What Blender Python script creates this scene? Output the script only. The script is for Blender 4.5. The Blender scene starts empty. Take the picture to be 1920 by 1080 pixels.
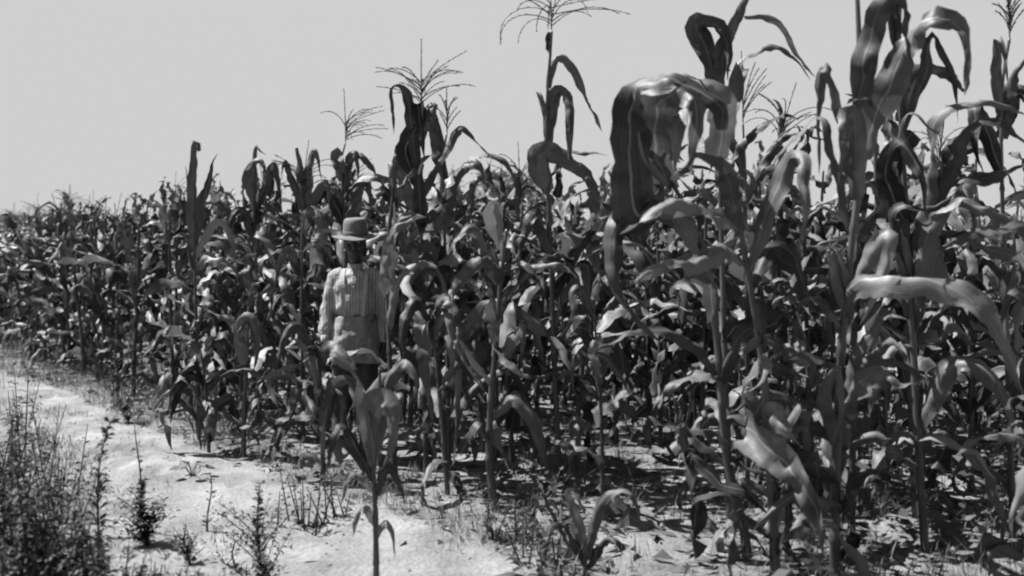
import bpy, bmesh, math, random
import numpy as np
from mathutils import Vector, Matrix, noise as mnoise

# ------------------------------------------------------------------ camera, sky, sun, exposure
SC = bpy.context.scene
COL = SC.collection
F = 2059.0            # focal length in photo pixels (1920 wide)
CAM_H = 1.45
HOR = 425.0           # horizon row in the photo
cam_d = bpy.data.cameras.new('camera')
cam = bpy.data.objects.new('camera', cam_d); COL.objects.link(cam)
cam.location = (0, 0, CAM_H)
cam.rotation_euler = (math.radians(90), 0, 0)
cam_d.sensor_width = 36.0
cam_d.lens = 36.0 * F / 1920.0
cam_d.shift_y = -(540.0 - HOR) / 1920.0
cam_d.clip_start = 0.05
cam_d.clip_end = 6000.0
cam_d.dof.use_dof = True
cam_d.dof.focus_distance = 6.6
cam_d.dof.aperture_fstop = 2.2
SC.camera = cam

SUN_EL, SUN_AZ = math.radians(57), math.radians(290)    # azimuth clockwise from +Y (the view direction)
world = bpy.data.worlds.new('World'); SC.world = world; world.use_nodes = True
wt = world.node_tree; wt.nodes.clear()
sky = wt.nodes.new('ShaderNodeTexSky'); sky.sky_type = 'NISHITA'; sky.sun_disc = False
sky.sun_elevation = SUN_EL; sky.sun_rotation = SUN_AZ; sky.dust_density = 0.5
bw = wt.nodes.new('ShaderNodeRGBToBW')                  # a black-and-white plate: the sky has no hue
pw = wt.nodes.new('ShaderNodeMath'); pw.operation = 'SMOOTH_MIN'; pw.inputs[1].default_value = 3.7; pw.inputs[2].default_value = 0.6   # the plate's shoulder: the bright band over the horizon saturates
bg = wt.nodes.new('ShaderNodeBackground'); bg.inputs['Strength'].default_value = 0.0555
out = wt.nodes.new('ShaderNodeOutputWorld')
wt.links.new(sky.outputs[0], bw.inputs[0]); wt.links.new(bw.outputs[0], pw.inputs[0])
wt.links.new(pw.outputs[0], bg.inputs['Color']); wt.links.new(bg.outputs[0], out.inputs[0])

sl = bpy.data.lights.new('sun', 'SUN'); sl.energy = 5.0; sl.angle = math.radians(0.5); sl.color = (1.0, 0.997, 0.99)
sun = bpy.data.objects.new('sun', sl); COL.objects.link(sun)
sd = Vector((math.sin(SUN_AZ) * math.cos(SUN_EL), math.cos(SUN_AZ) * math.cos(SUN_EL), math.sin(SUN_EL)))
sun.rotation_euler = (-sd).to_track_quat('-Z', 'Y').to_euler()
sun.location = sd * 30
SC.view_settings.view_transform = 'Standard'; SC.view_settings.look = 'None'
SC.view_settings.exposure = 1.6; SC.view_settings.gamma = 1.0
SC.render.engine = 'CYCLES'
SC.cycles.filter_width = 2.2
SC.cycles.use_adaptive_sampling = True; SC.cycles.adaptive_threshold = 0.03
SC.cycles.max_bounces = 4; SC.cycles.transmission_bounces = 3; SC.cycles.diffuse_bounces = 2; SC.cycles.glossy_bounces = 2

# ------------------------------------------------------------------ helpers
R = random.Random(11)
def rad(a): return math.radians(a)
def U(a, b, r=None): return (r or R).uniform(a, b)
def P(px, py, Y): return Vector(((px - 960) / F * Y, Y, CAM_H - (py - HOR) / F * Y))
def depth_of(basepy): return F * CAM_H / (basepy - HOR)
def gh(x, y):
    n = mnoise.noise(Vector((x * 0.9, y * 0.9, 3.1))) * 0.022 + mnoise.noise(Vector((x * 3.3, y * 3.3, 7.7))) * 0.018 + (mnoise.noise(Vector((x * 7.1, y * 7.1, 1.7))) * 0.011 if y < 17 else 0)
    return n * min(1.0, 40.0 / max(40.0, y))
FOOT = []
_fr = random.Random(77)
for _i in range(46):
    _t = _fr.random(); _y = 3.6 + 6.5 * _t; _x = -0.30 - 0.62 * (_y - 3.4) + _fr.gauss(0, .38); FOOT.append((_x, _y, _fr.uniform(-.5, .9)))
_gh0 = gh
def gh(x, y):
    z = _gh0(x, y)
    if -6 < x < 1 and 3 < y < 11:
        for fx, fy, fa in FOOT:
            dx, dy = x - fx, y - fy
            if dx * dx + dy * dy < .05:
                a = (dx * math.cos(fa) + dy * math.sin(fa)) / .055; b = (-dx * math.sin(fa) + dy * math.cos(fa)) / .13; q = a * a + b * b
                z -= .022 * math.exp(-q * q) - .008 * math.exp(-(q - 1.9) ** 2 * 2)
    return z
def tag(o, label=None, cat=None, group=None, kind=None):
    if label: o['label'] = label
    if cat: o['category'] = cat
    if group: o['group'] = group
    if kind: o['kind'] = kind
    return o
def link(name, data, parent=None):
    o = bpy.data.objects.new(name, data); COL.objects.link(o)
    if parent is not None: o.parent = parent
    return o
def empty(name, loc, rot=(0, 0, 0), scale=1.0):
    o = link(name, None); o.location = loc; o.rotation_euler = rot; o.scale = (scale,) * 3
    o.empty_display_size = 0.1
    return o
def mesh_from(name, V, Fc, mats, uv=None, smooth=True):
    me = bpy.data.meshes.new(name)
    me.from_pydata([tuple(v) for v in V], [], [tuple(f) for f in Fc])
    for m in (mats if isinstance(mats, (list, tuple)) else [mats]): me.materials.append(m)
    if uv is not None:
        ul = me.uv_layers.new(name='UVMap')
        idx = np.empty(len(me.loops), dtype=np.int32); me.loops.foreach_get('vertex_index', idx)
        ul.data.foreach_set('uv', np.asarray(uv, dtype=np.float32)[idx].ravel())
    if smooth: me.polygons.foreach_set('use_smooth', [True] * len(me.polygons))
    me.update()
    return me
def catmull(pts, n):
    pts = [Vector(p) for p in pts]
    if len(pts) == 2: pts = [pts[0], (pts[0] + pts[1]) / 2, pts[1]]
    ext = [pts[0] * 2 - pts[1]] + pts + [pts[-1] * 2 - pts[-2]]
    dense = []
    for i in range(len(pts) - 1):
        p0, p1, p2, p3 = ext[i:i + 4]
        for k in range(12):
            t = k / 12.0
            dense.append(0.5 * ((2 * p1) + (p2 - p0) * t + (2 * p0 - 5 * p1 + 4 * p2 - p3) * t * t + (3 * p1 - p0 - 3 * p2 + p3) * t ** 3))
    dense.append(pts[-1])
    acc = [0.0]
    for a, b in zip(dense, dense[1:]): acc.append(acc[-1] + (b - a).length)
    out, j = [], 0
    for i in range(n):
        s = acc[-1] * i / (n - 1)
        while j < len(acc) - 2 and acc[j + 1] < s: j += 1
        d = acc[j + 1] - acc[j]
        out.append(dense[j].lerp(dense[j + 1], (s - acc[j]) / d if d > 1e-9 else 0))
    return out
def tangents(S):
    return [(S[min(i + 1, len(S) - 1)] - S[max(i - 1, 0)]).normalized() for i in range(len(S))]
BODY_MAP = False
def body_map(v):
    x, y, z = v
    if z <= 1.0: return Vector(v)
    if z <= 1.435: return Vector((x, y, 1.0 + (z - 1.0) * .88))
    k = min(1.0, (z - 1.435) / .06); w = 1 + .10 * k
    return Vector((x * w, y * w, 1.3828 + (z - 1.435) * (.2372 / .185) if z < 1.62 else z))
class MB:
    def __init__(self): self.V, self.F, self.uv = [], [], []
    def tube(self, pts, radii, seg=6, cap=True):
        T = tangents(pts); up = Vector((0, 1, 0)) if abs(T[0].y) < 0.9 else Vector((1, 0, 0))
        b0 = len(self.V)
        for i, p in enumerate(pts):
            a = T[i].cross(up).normalized(); b = a.cross(T[i]).normalized()
            r = radii[i]; ra, rb = (r, r) if not isinstance(r, tuple) else r
            for k in range(seg):
                th = 2 * math.pi * k / seg
                self.V.append(p + a * (math.cos(th) * ra) + b * (math.sin(th) * rb)); self.uv.append((k / seg, i / max(1, len(pts) - 1)))
            if i:
                for k in range(seg):
                    k2 = (k + 1) % seg
                    self.F.append((b0 + (i - 1) * seg + k, b0 + (i - 1) * seg + k2, b0 + i * seg + k2, b0 + i * seg + k))
        if cap:
            self.F.append(tuple(b0 + k for k in reversed(range(seg))))
            self.F.append(tuple(b0 + (len(pts) - 1) * seg + k for k in range(seg)))
    def poly(self, vs, uvs=None):
        b = len(self.V); self.V += [Vector(v) for v in vs]; self.F.append(tuple(range(b, b + len(vs))))
        self.uv += uvs or [(0.5, 0.5)] * len(vs)
    def ellipsoid(self, c, r, seg=14, rings=9):
        b0 = len(self.V); c = Vector(c)
        for i in range(rings + 1):
            th = math.pi * i / rings
            for k in range(seg):
                ph = 2 * math.pi * k / seg
                self.V.append(c + Vector((r[0] * math.sin(th) * math.cos(ph), r[1] * math.sin(th) * math.sin(ph), r[2] * math.cos(th)))); self.uv.append((k / seg, i / rings))
        for i in range(rings):
            for k in range(seg):
                k2 = (k + 1) % seg
                self.F.append((b0 + i * seg + k, b0 + (i + 1) * seg + k, b0 + (i + 1) * seg + k2, b0 + i * seg + k2))
    def mesh(self, name, mats, smooth=True):
        if BODY_MAP: self.V = [body_map(v) for v in self.V]
        return mesh_from(name, self.V, self.F, mats, self.uv, smooth)

# ------------------------------------------------------------------ materials (greys: the photograph is black and white)
def grey(v): return (v, v, v, 1.0)
def new_mat(name):
    m = bpy.data.materials.new(name); m.use_nodes = True
    nt = m.node_tree; nt.nodes.clear()
    return m, nt, nt.nodes.new, nt.links.new
def leaf_material(name, lo, hi, rough=0.42, transl=0.28, spec=0.5, vein=0.35, blotch=5.0):
    m, nt, N, L = new_mat(name)
    o = N('ShaderNodeOutputMaterial'); pb = N('ShaderNodeBsdfPrincipled'); tr = N('ShaderNodeBsdfTranslucent'); mx = N('ShaderNodeMixShader')
    uv = N('ShaderNodeUVMap'); sx = N('ShaderNodeSeparateXYZ'); L(uv.outputs[0], sx.inputs[0])
    oi = N('ShaderNodeObjectInfo'); geo = N('ShaderNodeNewGeometry')
    no = N('ShaderNodeTexNoise'); no.inputs['Scale'].default_value = blotch; no.inputs['Detail'].default_value = 2.0
    L(geo.outputs['Position'], no.inputs['Vector'])
    # long streaks along the blade: noise on a stretched uv, different on each leaf
    cmb = N('ShaderNodeCombineXYZ'); ms = N('ShaderNodeMath'); ms.operation = 'MULTIPLY'; ms.inputs[1].default_value = 26.0
    mt = N('ShaderNodeMath'); mt.operation = 'MULTIPLY'; mt.inputs[1].default_value = 2.2
    mr = N('ShaderNodeMath'); mr.operation = 'MULTIPLY'; mr.inputs[1].default_value = 50.0
    L(sx.outputs[0], ms.inputs[0]); L(sx.outputs[1], mt.inputs[0]); L(oi.outputs['Random'], mr.inputs[0])
    L(ms.outputs[0], cmb.inputs[0]); L(mt.outputs[0], cmb.inputs[1]); L(mr.outputs[0], cmb.inputs[2])
    st = N('ShaderNodeTexNoise'); st.inputs['Scale'].default_value = 1.0; st.inputs['Detail'].default_value = 2.0; L(cmb.outputs[0], st.inputs['Vector'])
    sw = N('ShaderNodeMath'); sw.operation = 'MULTIPLY_ADD'; sw.inputs[1].default_value = 0.5; sw.inputs[2].default_value = 0.25; L(st.outputs[0], sw.inputs[0])
    add = N('ShaderNodeMath'); add.operation = 'ADD'; L(no.outputs[0], add.inputs[0]); L(sw.outputs[0], add.inputs[1])
    rr = N('ShaderNodeMapRange'); rr.inputs[1].default_value = 0.0; rr.inputs[2].default_value = 1.0; rr.inputs[3].default_value = -0.38; rr.inputs[4].default_value = 0.38
    L(oi.outputs['Random'], rr.inputs[0])
    ad2 = N('ShaderNodeMath'); ad2.operation = 'ADD'; L(add.outputs[0], ad2.inputs[0]); L(rr.outputs[0], ad2.inputs[1])
    mp = N('ShaderNodeMapRange'); mp.inputs[1].default_value = 0.6; mp.inputs[2].default_value = 1.4; mp.inputs[3].default_value = lo; mp.inputs[4].default_value = hi
    L(ad2.outputs[0], mp.inputs[0])
    # pale midrib at u = 0.5
    s1 = N('ShaderNodeMath'); s1.operation = 'SUBTRACT'; s1.inputs[1].default_value = 0.5; L(sx.outputs[0], s1.inputs[0])
    ab = N('ShaderNodeMath'); ab.operation = 'ABSOLUTE'; L(s1.outputs[0], ab.inputs[0])
    rb = N('ShaderNodeMapRange'); rb.inputs[1].default_value = 0.02; rb.inputs[2].default_value = 0.045; rb.inputs[3].default_value = hi * 1.0; rb.inputs[4].default_value = 0.0
    L(ab.outputs[0], rb.inputs[0])
    mm = N('ShaderNodeMath'); mm.operation = 'MAXIMUM'; L(mp.outputs[0], mm.inputs[0]); L(rb.outputs[0], mm.inputs[1])
    L(mm.outputs[0], pb.inputs['Base Color']); L(mm.outputs[0], tr.inputs['Color'])
    pb.inputs['Roughness'].default_value = rough; pb.inputs['Specular IOR Level'].default_value = spec
    bp = N('ShaderNodeBump'); bp.inputs['Strength'].default_value = vein; bp.inputs['Distance'].default_value = 0.004
    L(add.outputs[0], bp.inputs['Height']); L(bp.outputs[0], pb.inputs['Normal'])
    mx.inputs[0].default_value = transl
    L(pb.outputs[0], mx.inputs[1]); L(tr.outputs[0], mx.inputs[2]); L(mx.outputs[0], o.inputs[0])
    return m
def plain_material(name, lo, hi, scale=8.0, rough=0.7, spec=0.3, bump=0.3, dist=0.004, stretch=(1, 1, 1), coord='Object'):
    m, nt, N, L = new_mat(name)
    o = N('ShaderNodeOutputMaterial'); pb = N('ShaderNodeBsdfPrincipled')
    tc = N('ShaderNodeTexCoord'); mp = N('ShaderNodeMapping'); mp.inputs['Scale'].default_value = stretch
    no = N('ShaderNodeTexNoise'); no.inputs['Scale'].default_value = scale; no.inputs['Detail'].default_value = 5.0
    L(tc.outputs[coord], mp.inputs[0]); L(mp.outputs[0], no.inputs['Vector'])
    r = N('ShaderNodeMapRange'); r.inputs[1].default_value = 0.3; r.inputs[2].default_value = 0.7; r.inputs[3].default_value = lo; r.inputs[4].default_value = hi
    L(no.outputs[0], r.inputs[0]); L(r.outputs[0], pb.inputs['Base Color'])
    pb.inputs['Roughness'].default_value = rough; pb.inputs['Specular IOR Level'].default_value = spec
    bp = N('ShaderNodeBump'); bp.inputs['Strength'].default_value = bump; bp.inputs['Distance'].default_value = dist
    L(no.outputs[0], bp.inputs['Height']); L(bp.outputs[0], pb.inputs['Normal']); L(pb.outputs[0], o.inputs[0])
    return m
M_LEAF = leaf_material('corn_leaf', 0.006, 0.078, rough=0.54, transl=0.10, spec=0.34, vein=0.8)
M_LEAF_SUN = leaf_material('pale_corn_leaf', 0.05, 0.17, rough=0.50, transl=0.22, spec=0.4, vein=0.8)  # brighter copy of the corn leaf, sunlight painted into its colour
M_DRY = leaf_material('dry_corn_leaf', 0.06, 0.17, rough=0.6, transl=0.25, spec=0.3, vein=0.6)
M_STALK = plain_material('corn_stalk', 0.015, 0.07, scale=14, rough=0.45, spec=0.45, stretch=(1, 1, 0.12))
M_TASSEL = plain_material('corn_tassel', 0.02, 0.05, scale=40, rough=0.7)
M_HUSK = leaf_material('ear_husk', 0.04, 0.12, rough=0.5, transl=0.15)
M_SILK = plain_material('corn_silk', 0.03, 0.08, scale=60, rough=0.7)
M_WEED = leaf_material('weed_leaf', 0.012, 0.04, rough=0.55, transl=0.3, spec=0.35, vein=0.2, blotch=9)
M_WSTEM = plain_material('weed_stem', 0.015, 0.04, scale=20)
M_GRASS = leaf_material('dry_grass', 0.025, 0.11, rough=0.6, transl=0.3, spec=0.3, vein=0.2, blotch=3)
M_LITTER = leaf_material('leaf_litter', 0.025, 0.14, rough=0.75, transl=0.1, spec=0.2, vein=0.6, blotch=6)
M_TREE = leaf_material('tree_leaf', 0.03, 0.07, rough=0.6, transl=0.3, spec=0.3, vein=0.1, blotch=2)
M_BARK = plain_material('tree_bark', 0.06, 0.14, scale=6, stretch=(1, 1, 0.2))

def ground_material(name, lo, hi, clod):
    m, nt, N, L = new_mat(name)
    o = N('ShaderNodeOutputMaterial'); pb = N('ShaderNodeBsdfPrincipled'); geo = N('ShaderNodeNewGeometry')
    a = N('ShaderNodeTexNoise'); a.inputs['Scale'].default_value = 2.3; a.inputs['Detail'].default_value = 7.0; a.inputs['Roughness'].default_value = 0.62
    b = N('ShaderNodeTexNoise'); b.inputs['Scale'].default_value = 34.0; b.inputs['Detail'].default_value = 6.0; b.inputs['Roughness'].default_value = 0.7
    v = N('ShaderNodeTexVoronoi'); v.inputs['Scale'].default_value = 42.0
    for t in (a, b, v): L(geo.outputs['Position'], t.inputs['Vector'])
    mx = N('ShaderNodeMath'); mx.operation = 'MULTIPLY_ADD'; mx.inputs[1].default_value = 0.45; L(b.outputs[0], mx.inputs[0]); L(a.outputs[0], mx.inputs[2])
    r = N('ShaderNodeMapRange'); r.inputs[1].default_value = 0.5; r.inputs[2].default_value = 0.98; r.inputs[3].default_value = lo; r.inputs[4].default_value = hi
    L(mx.outputs[0], r.inputs[0])
    # dark crumbs of plant matter
    c = N('ShaderNodeTexNoise'); c.inputs['Scale'].default_value = 24.0; c.inputs['Detail'].default_value = 3.0; L(geo.outputs['Position'], c.inputs['Vector'])
    cr = N('ShaderNodeMapRange'); cr.inputs[1].default_value = 0.64; cr.inputs[2].default_value = 0.70; cr.inputs[3].default_value = 1.0; cr.inputs[4].default_value = clod
    L(c.outputs[0], cr.inputs[0])
    mu = N('ShaderNodeMath'); mu.operation = 'MULTIPLY'; L(r.outputs[0], mu.inputs[0]); L(cr.outputs[0], mu.inputs[1])
    L(mu.outputs[0], pb.inputs['Base Color']); pb.inputs['Roughness'].default_value = 0.95; pb.inputs['Specular IOR Level'].default_value = 0.1
    ah = N('ShaderNodeMath'); ah.operation = 'MULTIPLY_ADD'; ah.inputs[1].default_value = 0.5; L(v.outputs[0], ah.inputs[0]); L(b.outputs[0], ah.inputs[2])
    bp = N('ShaderNodeBump'); bp.inputs['Strength'].default_value = 0.7; bp.inputs['Distance'].default_value = 0.02
    L(ah.outputs[0], bp.inputs['Height']); L(bp.outputs[0], pb.inputs['Normal']); L(pb.outputs[0], o.inputs[0])
    return m
M_GROUND = ground_material('sandy_soil', 0.06, 0.21, 0.5)
M_PATH = ground_material('trodden_sand', 0.085, 0.245, 0.8)

# ------------------------------------------------------------------ ground and path
def grid_axis(a, b, step, lo, hi):
    mid = list(np.arange(a, b + 1e-6, step)); w = step; x = a; left = []
    while x > lo: w *= 1.35; x -= w; left.append(max(x, lo))
    w = step; x = mid[-1]; right = []
    while x < hi: w *= 1.35; x += w; right.append(min(x, hi))
    return left[::-1] + mid + right
xs = grid_axis(-7, 4, 0.045, -3000, 3000); ys = grid_axis(3.4, 13, 0.045, -300, 4500)
V = [(x, y, gh(x, y) if abs(x) < 60 and y < 80 else 0.0) for y in ys for x in xs]
nx = len(xs); Fc = [(j * nx + i, j * nx + i + 1, (j + 1) * nx + i + 1, (j + 1) * nx + i) for j in range(len(ys) - 1) for i in range(nx - 1)]
tag(link('ground', mesh_from('ground', V, Fc, M_GROUND)), 'pale sandy soil of the cornfield strewn with dead leaves', kind='structure')

# trodden path: centre line and half width, from the camera's left round the corn to the far left
PATH = [(-0.30, 3.4, 0.80), (-0.75, 4.6, 0.78), (-1.5, 5.7, 0.60), (-2.4, 7.0, 0.42), (-3.4, 8.4, 0.34), (-4.7, 10.0, 0.38), (-6.6, 11.6, 0.36), (-10.0, 13.6, 0.4)]
cl = catmull([(a, b, c) for a, b, c in PATH], 280)
V, Fc, W = [], [], 31
for i, c in enumerate(cl):
    a, b = cl[max(i - 1, 0)], cl[min(i + 1, len(cl) - 1)]
    t = Vector((b.x - a.x, b.y - a.y)).normalized(); n = Vector((t.y, -t.x))
    for k in range(W):
        s = (k / (W - 1) * 2 - 1)
        hw = c.z * (1 + 0.30 * mnoise.noise(Vector((i * 0.07, 5.0 if s > 0 else 9.0, 0))) + 0.16 * mnoise.noise(Vector((i * 0.3, 2.0 if s > 0 else 4.0, 1))))
        x, y = c.x + n.x * s * hw, c.y + n.y * s * hw
        V.append((x, y, gh(x, y) + (0.007 if abs(s) < 0.99 else -0.004)))
    if i:
        for k in range(W - 1): Fc.append(((i - 1) * W + k, (i - 1) * W + k + 1, i * W + k + 1, i * W + k))
tag(link('sandy_path', mesh_from('sandy_path', V, Fc, M_PATH)), 'pale trodden sandy path curving round the corn', kind='structure')

# ------------------------------------------------------------------ leaf blades
def prof_blade(t, blunt=0.0):
    up = 0.55 + 0.45 * min(1.0, t / 0.28) ** 0.8
    dn = max(0.0, 1 - max(0.0, (t - 0.22) / 0.78) ** 1.5)
    dn = dn ** 0.9
    return up * (dn * (1 - blunt) + blunt) if t < 0.999 else max(0.02, blunt * 0.8)
def tri(x): return math.asin(max(-1, min(1, math.sin(x)))) / 1.5708
def blade(S, LAT, wid, na=5, fold=0.25, ruf=0.12, frq=3.0, seed=0, ragged=0.0, name='leaf', mat=None, blunt=0.0, raw=False, crump=0.30):
    r = random.Random(seed); n = len(S); T = tangents(S)
    ph = [r.uniform(0, 6.28) for _ in range(4)]; f1 = frq * r.uniform(0.8, 1.25); f2 = frq * r.uniform(1.3, 2.1)
    V, uv, Fc = [], [], []
    for i in range(n):
        t = i / (n - 1); lat = LAT[i]; lat = (lat - T[i] * lat.dot(T[i])).normalized(); nor = lat.cross(T[i]).normalized()
        w = wid * prof_blade(t, blunt) * 0.5
        env = min(1.0, t / 0.2) * min(1.0, (1 - t) / 0.12 + 0.1)
        for k in range(na):
            s = k / (na - 1) * 2 - 1; side = 0 if s < 0 else 1; a = abs(s)
            ww = w
            if ragged and a > 0.9: ww *= 1 - ragged * max(0.0, mnoise.noise(Vector((t * 14, seed * 3.7, side * 9.0)))) * 1.4
            fd = fold * (1 + 0.5 * math.sin(2.3 * t * 3 + ph[2]))
            h = fd * a * ww + ruf * wid * env * a * a * (tri(f1 * 6.28 * t + ph[side]) + 0.55 * tri(f2 * 6.28 * t + ph[3 - side]))
            q = S[i] + lat * (s * ww); h += wid * crump * env * (mnoise.noise(q * 13 + Vector((seed * 1.7, 0, 0))) + .6 * mnoise.noise(q * 31 + Vector((0, seed * 2.3, 0))))
            V.append(S[i] + lat * (s * ww * (1 - 0.25 * fd * a)) + nor * h); uv.append((k / (na - 1), t))
        if i:
            for k in range(na - 1): Fc.append(((i - 1) * na + k, (i - 1) * na + k + 1, i * na + k + 1, i * na + k))
    if raw: return V, Fc, uv
    return mesh_from(name, V, Fc, mat or M_LEAF, uv)
def rand_spine(r, kind, n):
    """A leaf in its own frame: leaves the stalk at the origin towards +X, up is +Z."""
    Ln = r.uniform(0.50, 0.86)
    if kind == 'top': ph0, ph1, p, Ln = r.uniform(70, 86), r.uniform(-60, 60), r.uniform(1.6, 3.2), Ln * 0.62
    elif kind == 'mid': ph0, ph1, p = r.uniform(40, 76), r.uniform(-85, 5), r.uniform(0.7, 1.6)
    elif kind == 'flat': ph0, ph1, p, Ln = r.uniform(10, 60), r.uniform(-60, 35), r.uniform(0.7, 1.3), Ln * .85
    else: ph0, ph1, p = r.uniform(20, 60), r.uniform(-95, -80), r.uniform(0.35, 0.7)
    brk = r.uniform(0.25, 0.6) if r.random() < (0.45 if kind != 'top' else 0.15) else 2
    sway = r.uniform(-1.3, 1.3); sw2 = r.uniform(-1.2, 1.2); tw = r.gauss(0, 1.2); tw2 = r.gauss(0, 1.6)
    kinks = [(r.uniform(.15, .9), r.gauss(0, 36), r.gauss(0, .6), r.gauss(0, .8)) for _ in range(3)]
    S, LAT = [], []; p3 = Vector((0, 0, 0)); ds = Ln / (n - 1)
    for i in range(n):
        t = i / (n - 1); ph = ph0 + (ph1 - ph0) * t ** p
        if t > brk: ph = min(ph, -55 - 25 * t)
        ka = kr = 0.0
        for kt, kp, kz, ko in kinks:
            if t > kt: ph += kp * (1 - t) * 1.5; ka += kz; kr += ko
        ph = max(-100, min(88, ph)); a = ka * min(1, t * 2) + sway * t * t + sw2 * 0.35 * math.sin(5 * t)
        d = Vector((math.cos(rad(ph)) * math.cos(a), math.cos(rad(ph)) * math.sin(a), math.sin(rad(ph))))
        S.append(p3.copy()); p3 = p3 + d * ds
        lat = Vector((-math.sin(a), math.cos(a), 0)); up = lat.cross(d)
        ro = kr + tw * t + tw2 * max(0, t - 0.45) * 1.4
        LAT.append(lat * math.cos(ro) + up * math.sin(ro))
    return S, LAT, Ln
POOL = {}
for kind, cnt in (('top', 20), ('mid', 40), ('flat', 26), ('droop', 30)):
    POOL[kind] = []
    for i in range(cnt):
        r = random.Random(len(kind) * 977 + i * 13 + ord(kind[0]))
        S, LAT, Ln = rand_spine(r, kind, 17)
        fold, ruf, frq, wid = r.uniform(0.1, 0.7), r.uniform(0.08, 0.26), r.uniform(1.4, 3.8), r.uniform(0.080, 0.128)
        dry = kind == 'droop' and r.random() < 0.6
        if dry: fold, ruf, wid = r.uniform(0.5, 1.1), r.uniform(0.15, 0.3), wid * 0.8
        POOL[kind].append((blade(S, LAT, wid, 5, fold, ruf, frq, i, 0.5 if dry else 0.4, mat=M_DRY if dry else M_LEAF_SUN if r.random() < .27 else M_LEAF), i, wid))  # some blades take the copy with painted sun, for scattered lit patches
def stalk_mesh(h, r0, seed, n_nodes=9, seg=7, path=None):
    """Tapered stalk with swollen nodes and sheath steps."""
    r = random.Random(seed); mb = MB(); zs, rs = [], []
    for k in range(n_nodes):
        z0, z1 = h * k / n_nodes, h * (k + 1) / n_nodes; a = k / n_nodes; base = r0 * (1 - 0.62 * a)
        for z, m in ((z0, 1.28), (z0 + 0.10 * (z1 - z0), 1.02), (z0 + 0.45 * (z1 - z0), 1.0), (z0 + 0.92 * (z1 - z0), 0.92)):
            zs.append(z); rs.append(base * m * r.uniform(.93, 1.12))
    zs.append(h); rs.append(r0 * 0.3)
    if path is None:
        bx, by = r.uniform(-.05, .05), r.uniform(-.05, .05); p1, p2 = r.uniform(0, 6), r.uniform(0, 6)
        pts = [Vector((bx * (z / h) ** 2 + 0.008 * math.sin(3 * z + p1), by * (z / h) ** 2 + 0.008 * math.sin(3 * z + p2), z)) for z in zs]
    else:
        sp = catmull(path, 120); L0 = 0; cum = [0]
        for a, b in zip(sp, sp[1:]): L0 += (b - a).length; cum.append(L0)
        pts = []
        for z in zs:
            s = z / h * L0; j = max(0, min(len(cum) - 2, int(np.searchsorted(cum, s)) - 1)); d = max(1e-9, cum[j + 1] - cum[j])
            pts.append(sp[j].lerp(sp[j + 1], min(1, (s - cum[j]) / d)))
    mb.tube(pts, rs, seg)
    return mb.mesh('stalk', M_STALK)
SH = 1.7
STALKS = [stalk_mesh(SH, U(0.016, 0.021), i) for i in range(8)]
def tassel_mesh(seed, nb=12, Ln=0.30, droop=1.0, spread=1.0, side=None, e0r=(50, 72)):
    r = random.Random(seed); mb = MB(); ln = r.uniform(-0.04, 0.04)
    def bough(pts, r0):
        n = len(pts); mb.tube(pts, [r0 * (1 - 0.5 * i / n) * (1.0 + 0.35 * (i % 2)) for i in range(n)], 4)
        for i in range(1, n):
            for _ in range(4):
                p = pts[i].lerp(pts[i - 1], r.random()); d = Vector((r.gauss(0, 1), r.gauss(0, 1), r.gauss(0.4, 0.8))).normalized()
                t = (pts[i] - pts[i - 1]).normalized(); q = d.cross(t).normalized() * 0.0023
                e = p + (t * 0.9 + d * 0.5) * 0.015
                mb.poly([p - q, e - q * .5, e + q * .5, p + q])
    bough([Vector((ln * (z / 0.4) ** 2, 0, z)) for z in np.linspace(0, 0.16 + Ln * 0.75, 12)], 0.0032)
    for k in range(nb):
        a = k * 2.4 + r.uniform(-0.4, 0.4) if side is None else side + r.gauss(0, 0.8)
        e0 = rad(r.uniform(*e0r)) ; e1 = rad(r.uniform(-70, 20)) * droop + rad(45) * (1 - droop); l = Ln * r.uniform(0.6, 1.05)
        p = Vector((0, 0, 0.02 + 0.13 * k / nb)); pts = [p]
        for i in range(9):
            e = e0 + (e1 - e0) * (i / 8) ** 1.3
            p = p + Vector((math.cos(a) * math.cos(e) * spread, math.sin(a) * math.cos(e) * spread, math.sin(e))) * (l / 9); pts.append(p)
        bough(pts, 0.0026)
    return mb.mesh('tassel', M_TASSEL, False)
TASSELS = [tassel_mesh(i, R.randint(9, 15), U(0.24, 0.32), U(0.3, 1.0)) for i in range(6)]
def ear_mesh(seed):
    r = random.Random(seed); mb = MB(); n = 11; L = r.uniform(0.19, 0.25)
    pts = [Vector((0, 0, L * i / (n - 1))) for i in range(n)]
    mb.tube(pts, [0.028 * max(0.22, math.sin(math.pi * (0.18 + 0.80 * i / (n - 1))) ** 0.7) for i in range(n)], 9)
    for k in range(5):                                                     # husk leaves wrapped round the ear
        a = k * 1.3; S, LAT = [], []
        for i in range(7):
            t = i / 6; rr = 0.031 * math.sin(math.pi * (0.15 + 0.75 * t)) ** 0.7 + 0.03 * max(0, t - 0.8)
            S.append(Vector((math.cos(a) * rr, math.sin(a) * rr, L * 1.12 * t))); LAT.append(Vector((-math.sin(a), math.cos(a), 0)))
        v, f, u = blade(S, LAT, 0.045, 4, 0.1, 0.05, 1, seed + k, raw=True); b = len(mb.V); mb.V += v; mb.uv += u; mb.F += [tuple(b + q for q in ff) for ff in f]
    return mb.mesh('ear', M_HUSK), L
def silk_mesh(seed, L):
    r = random.Random(seed); mb = MB()
    for k in range(14):
        a = r.uniform(0, 6.28); p = Vector((0, 0, L * 0.98)); pts = [p]
        for i in range(5):
            e = rad(75 - 38 * i); p = p + Vector((math.cos(a) * math.cos(e), math.sin(a) * math.cos(e), math.sin(e))) * r.uniform(0.012, 0.022); pts.append(p)
        mb.tube(pts, [0.0016] * 6, 3)
    return mb.mesh('silk', M_SILK)
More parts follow.
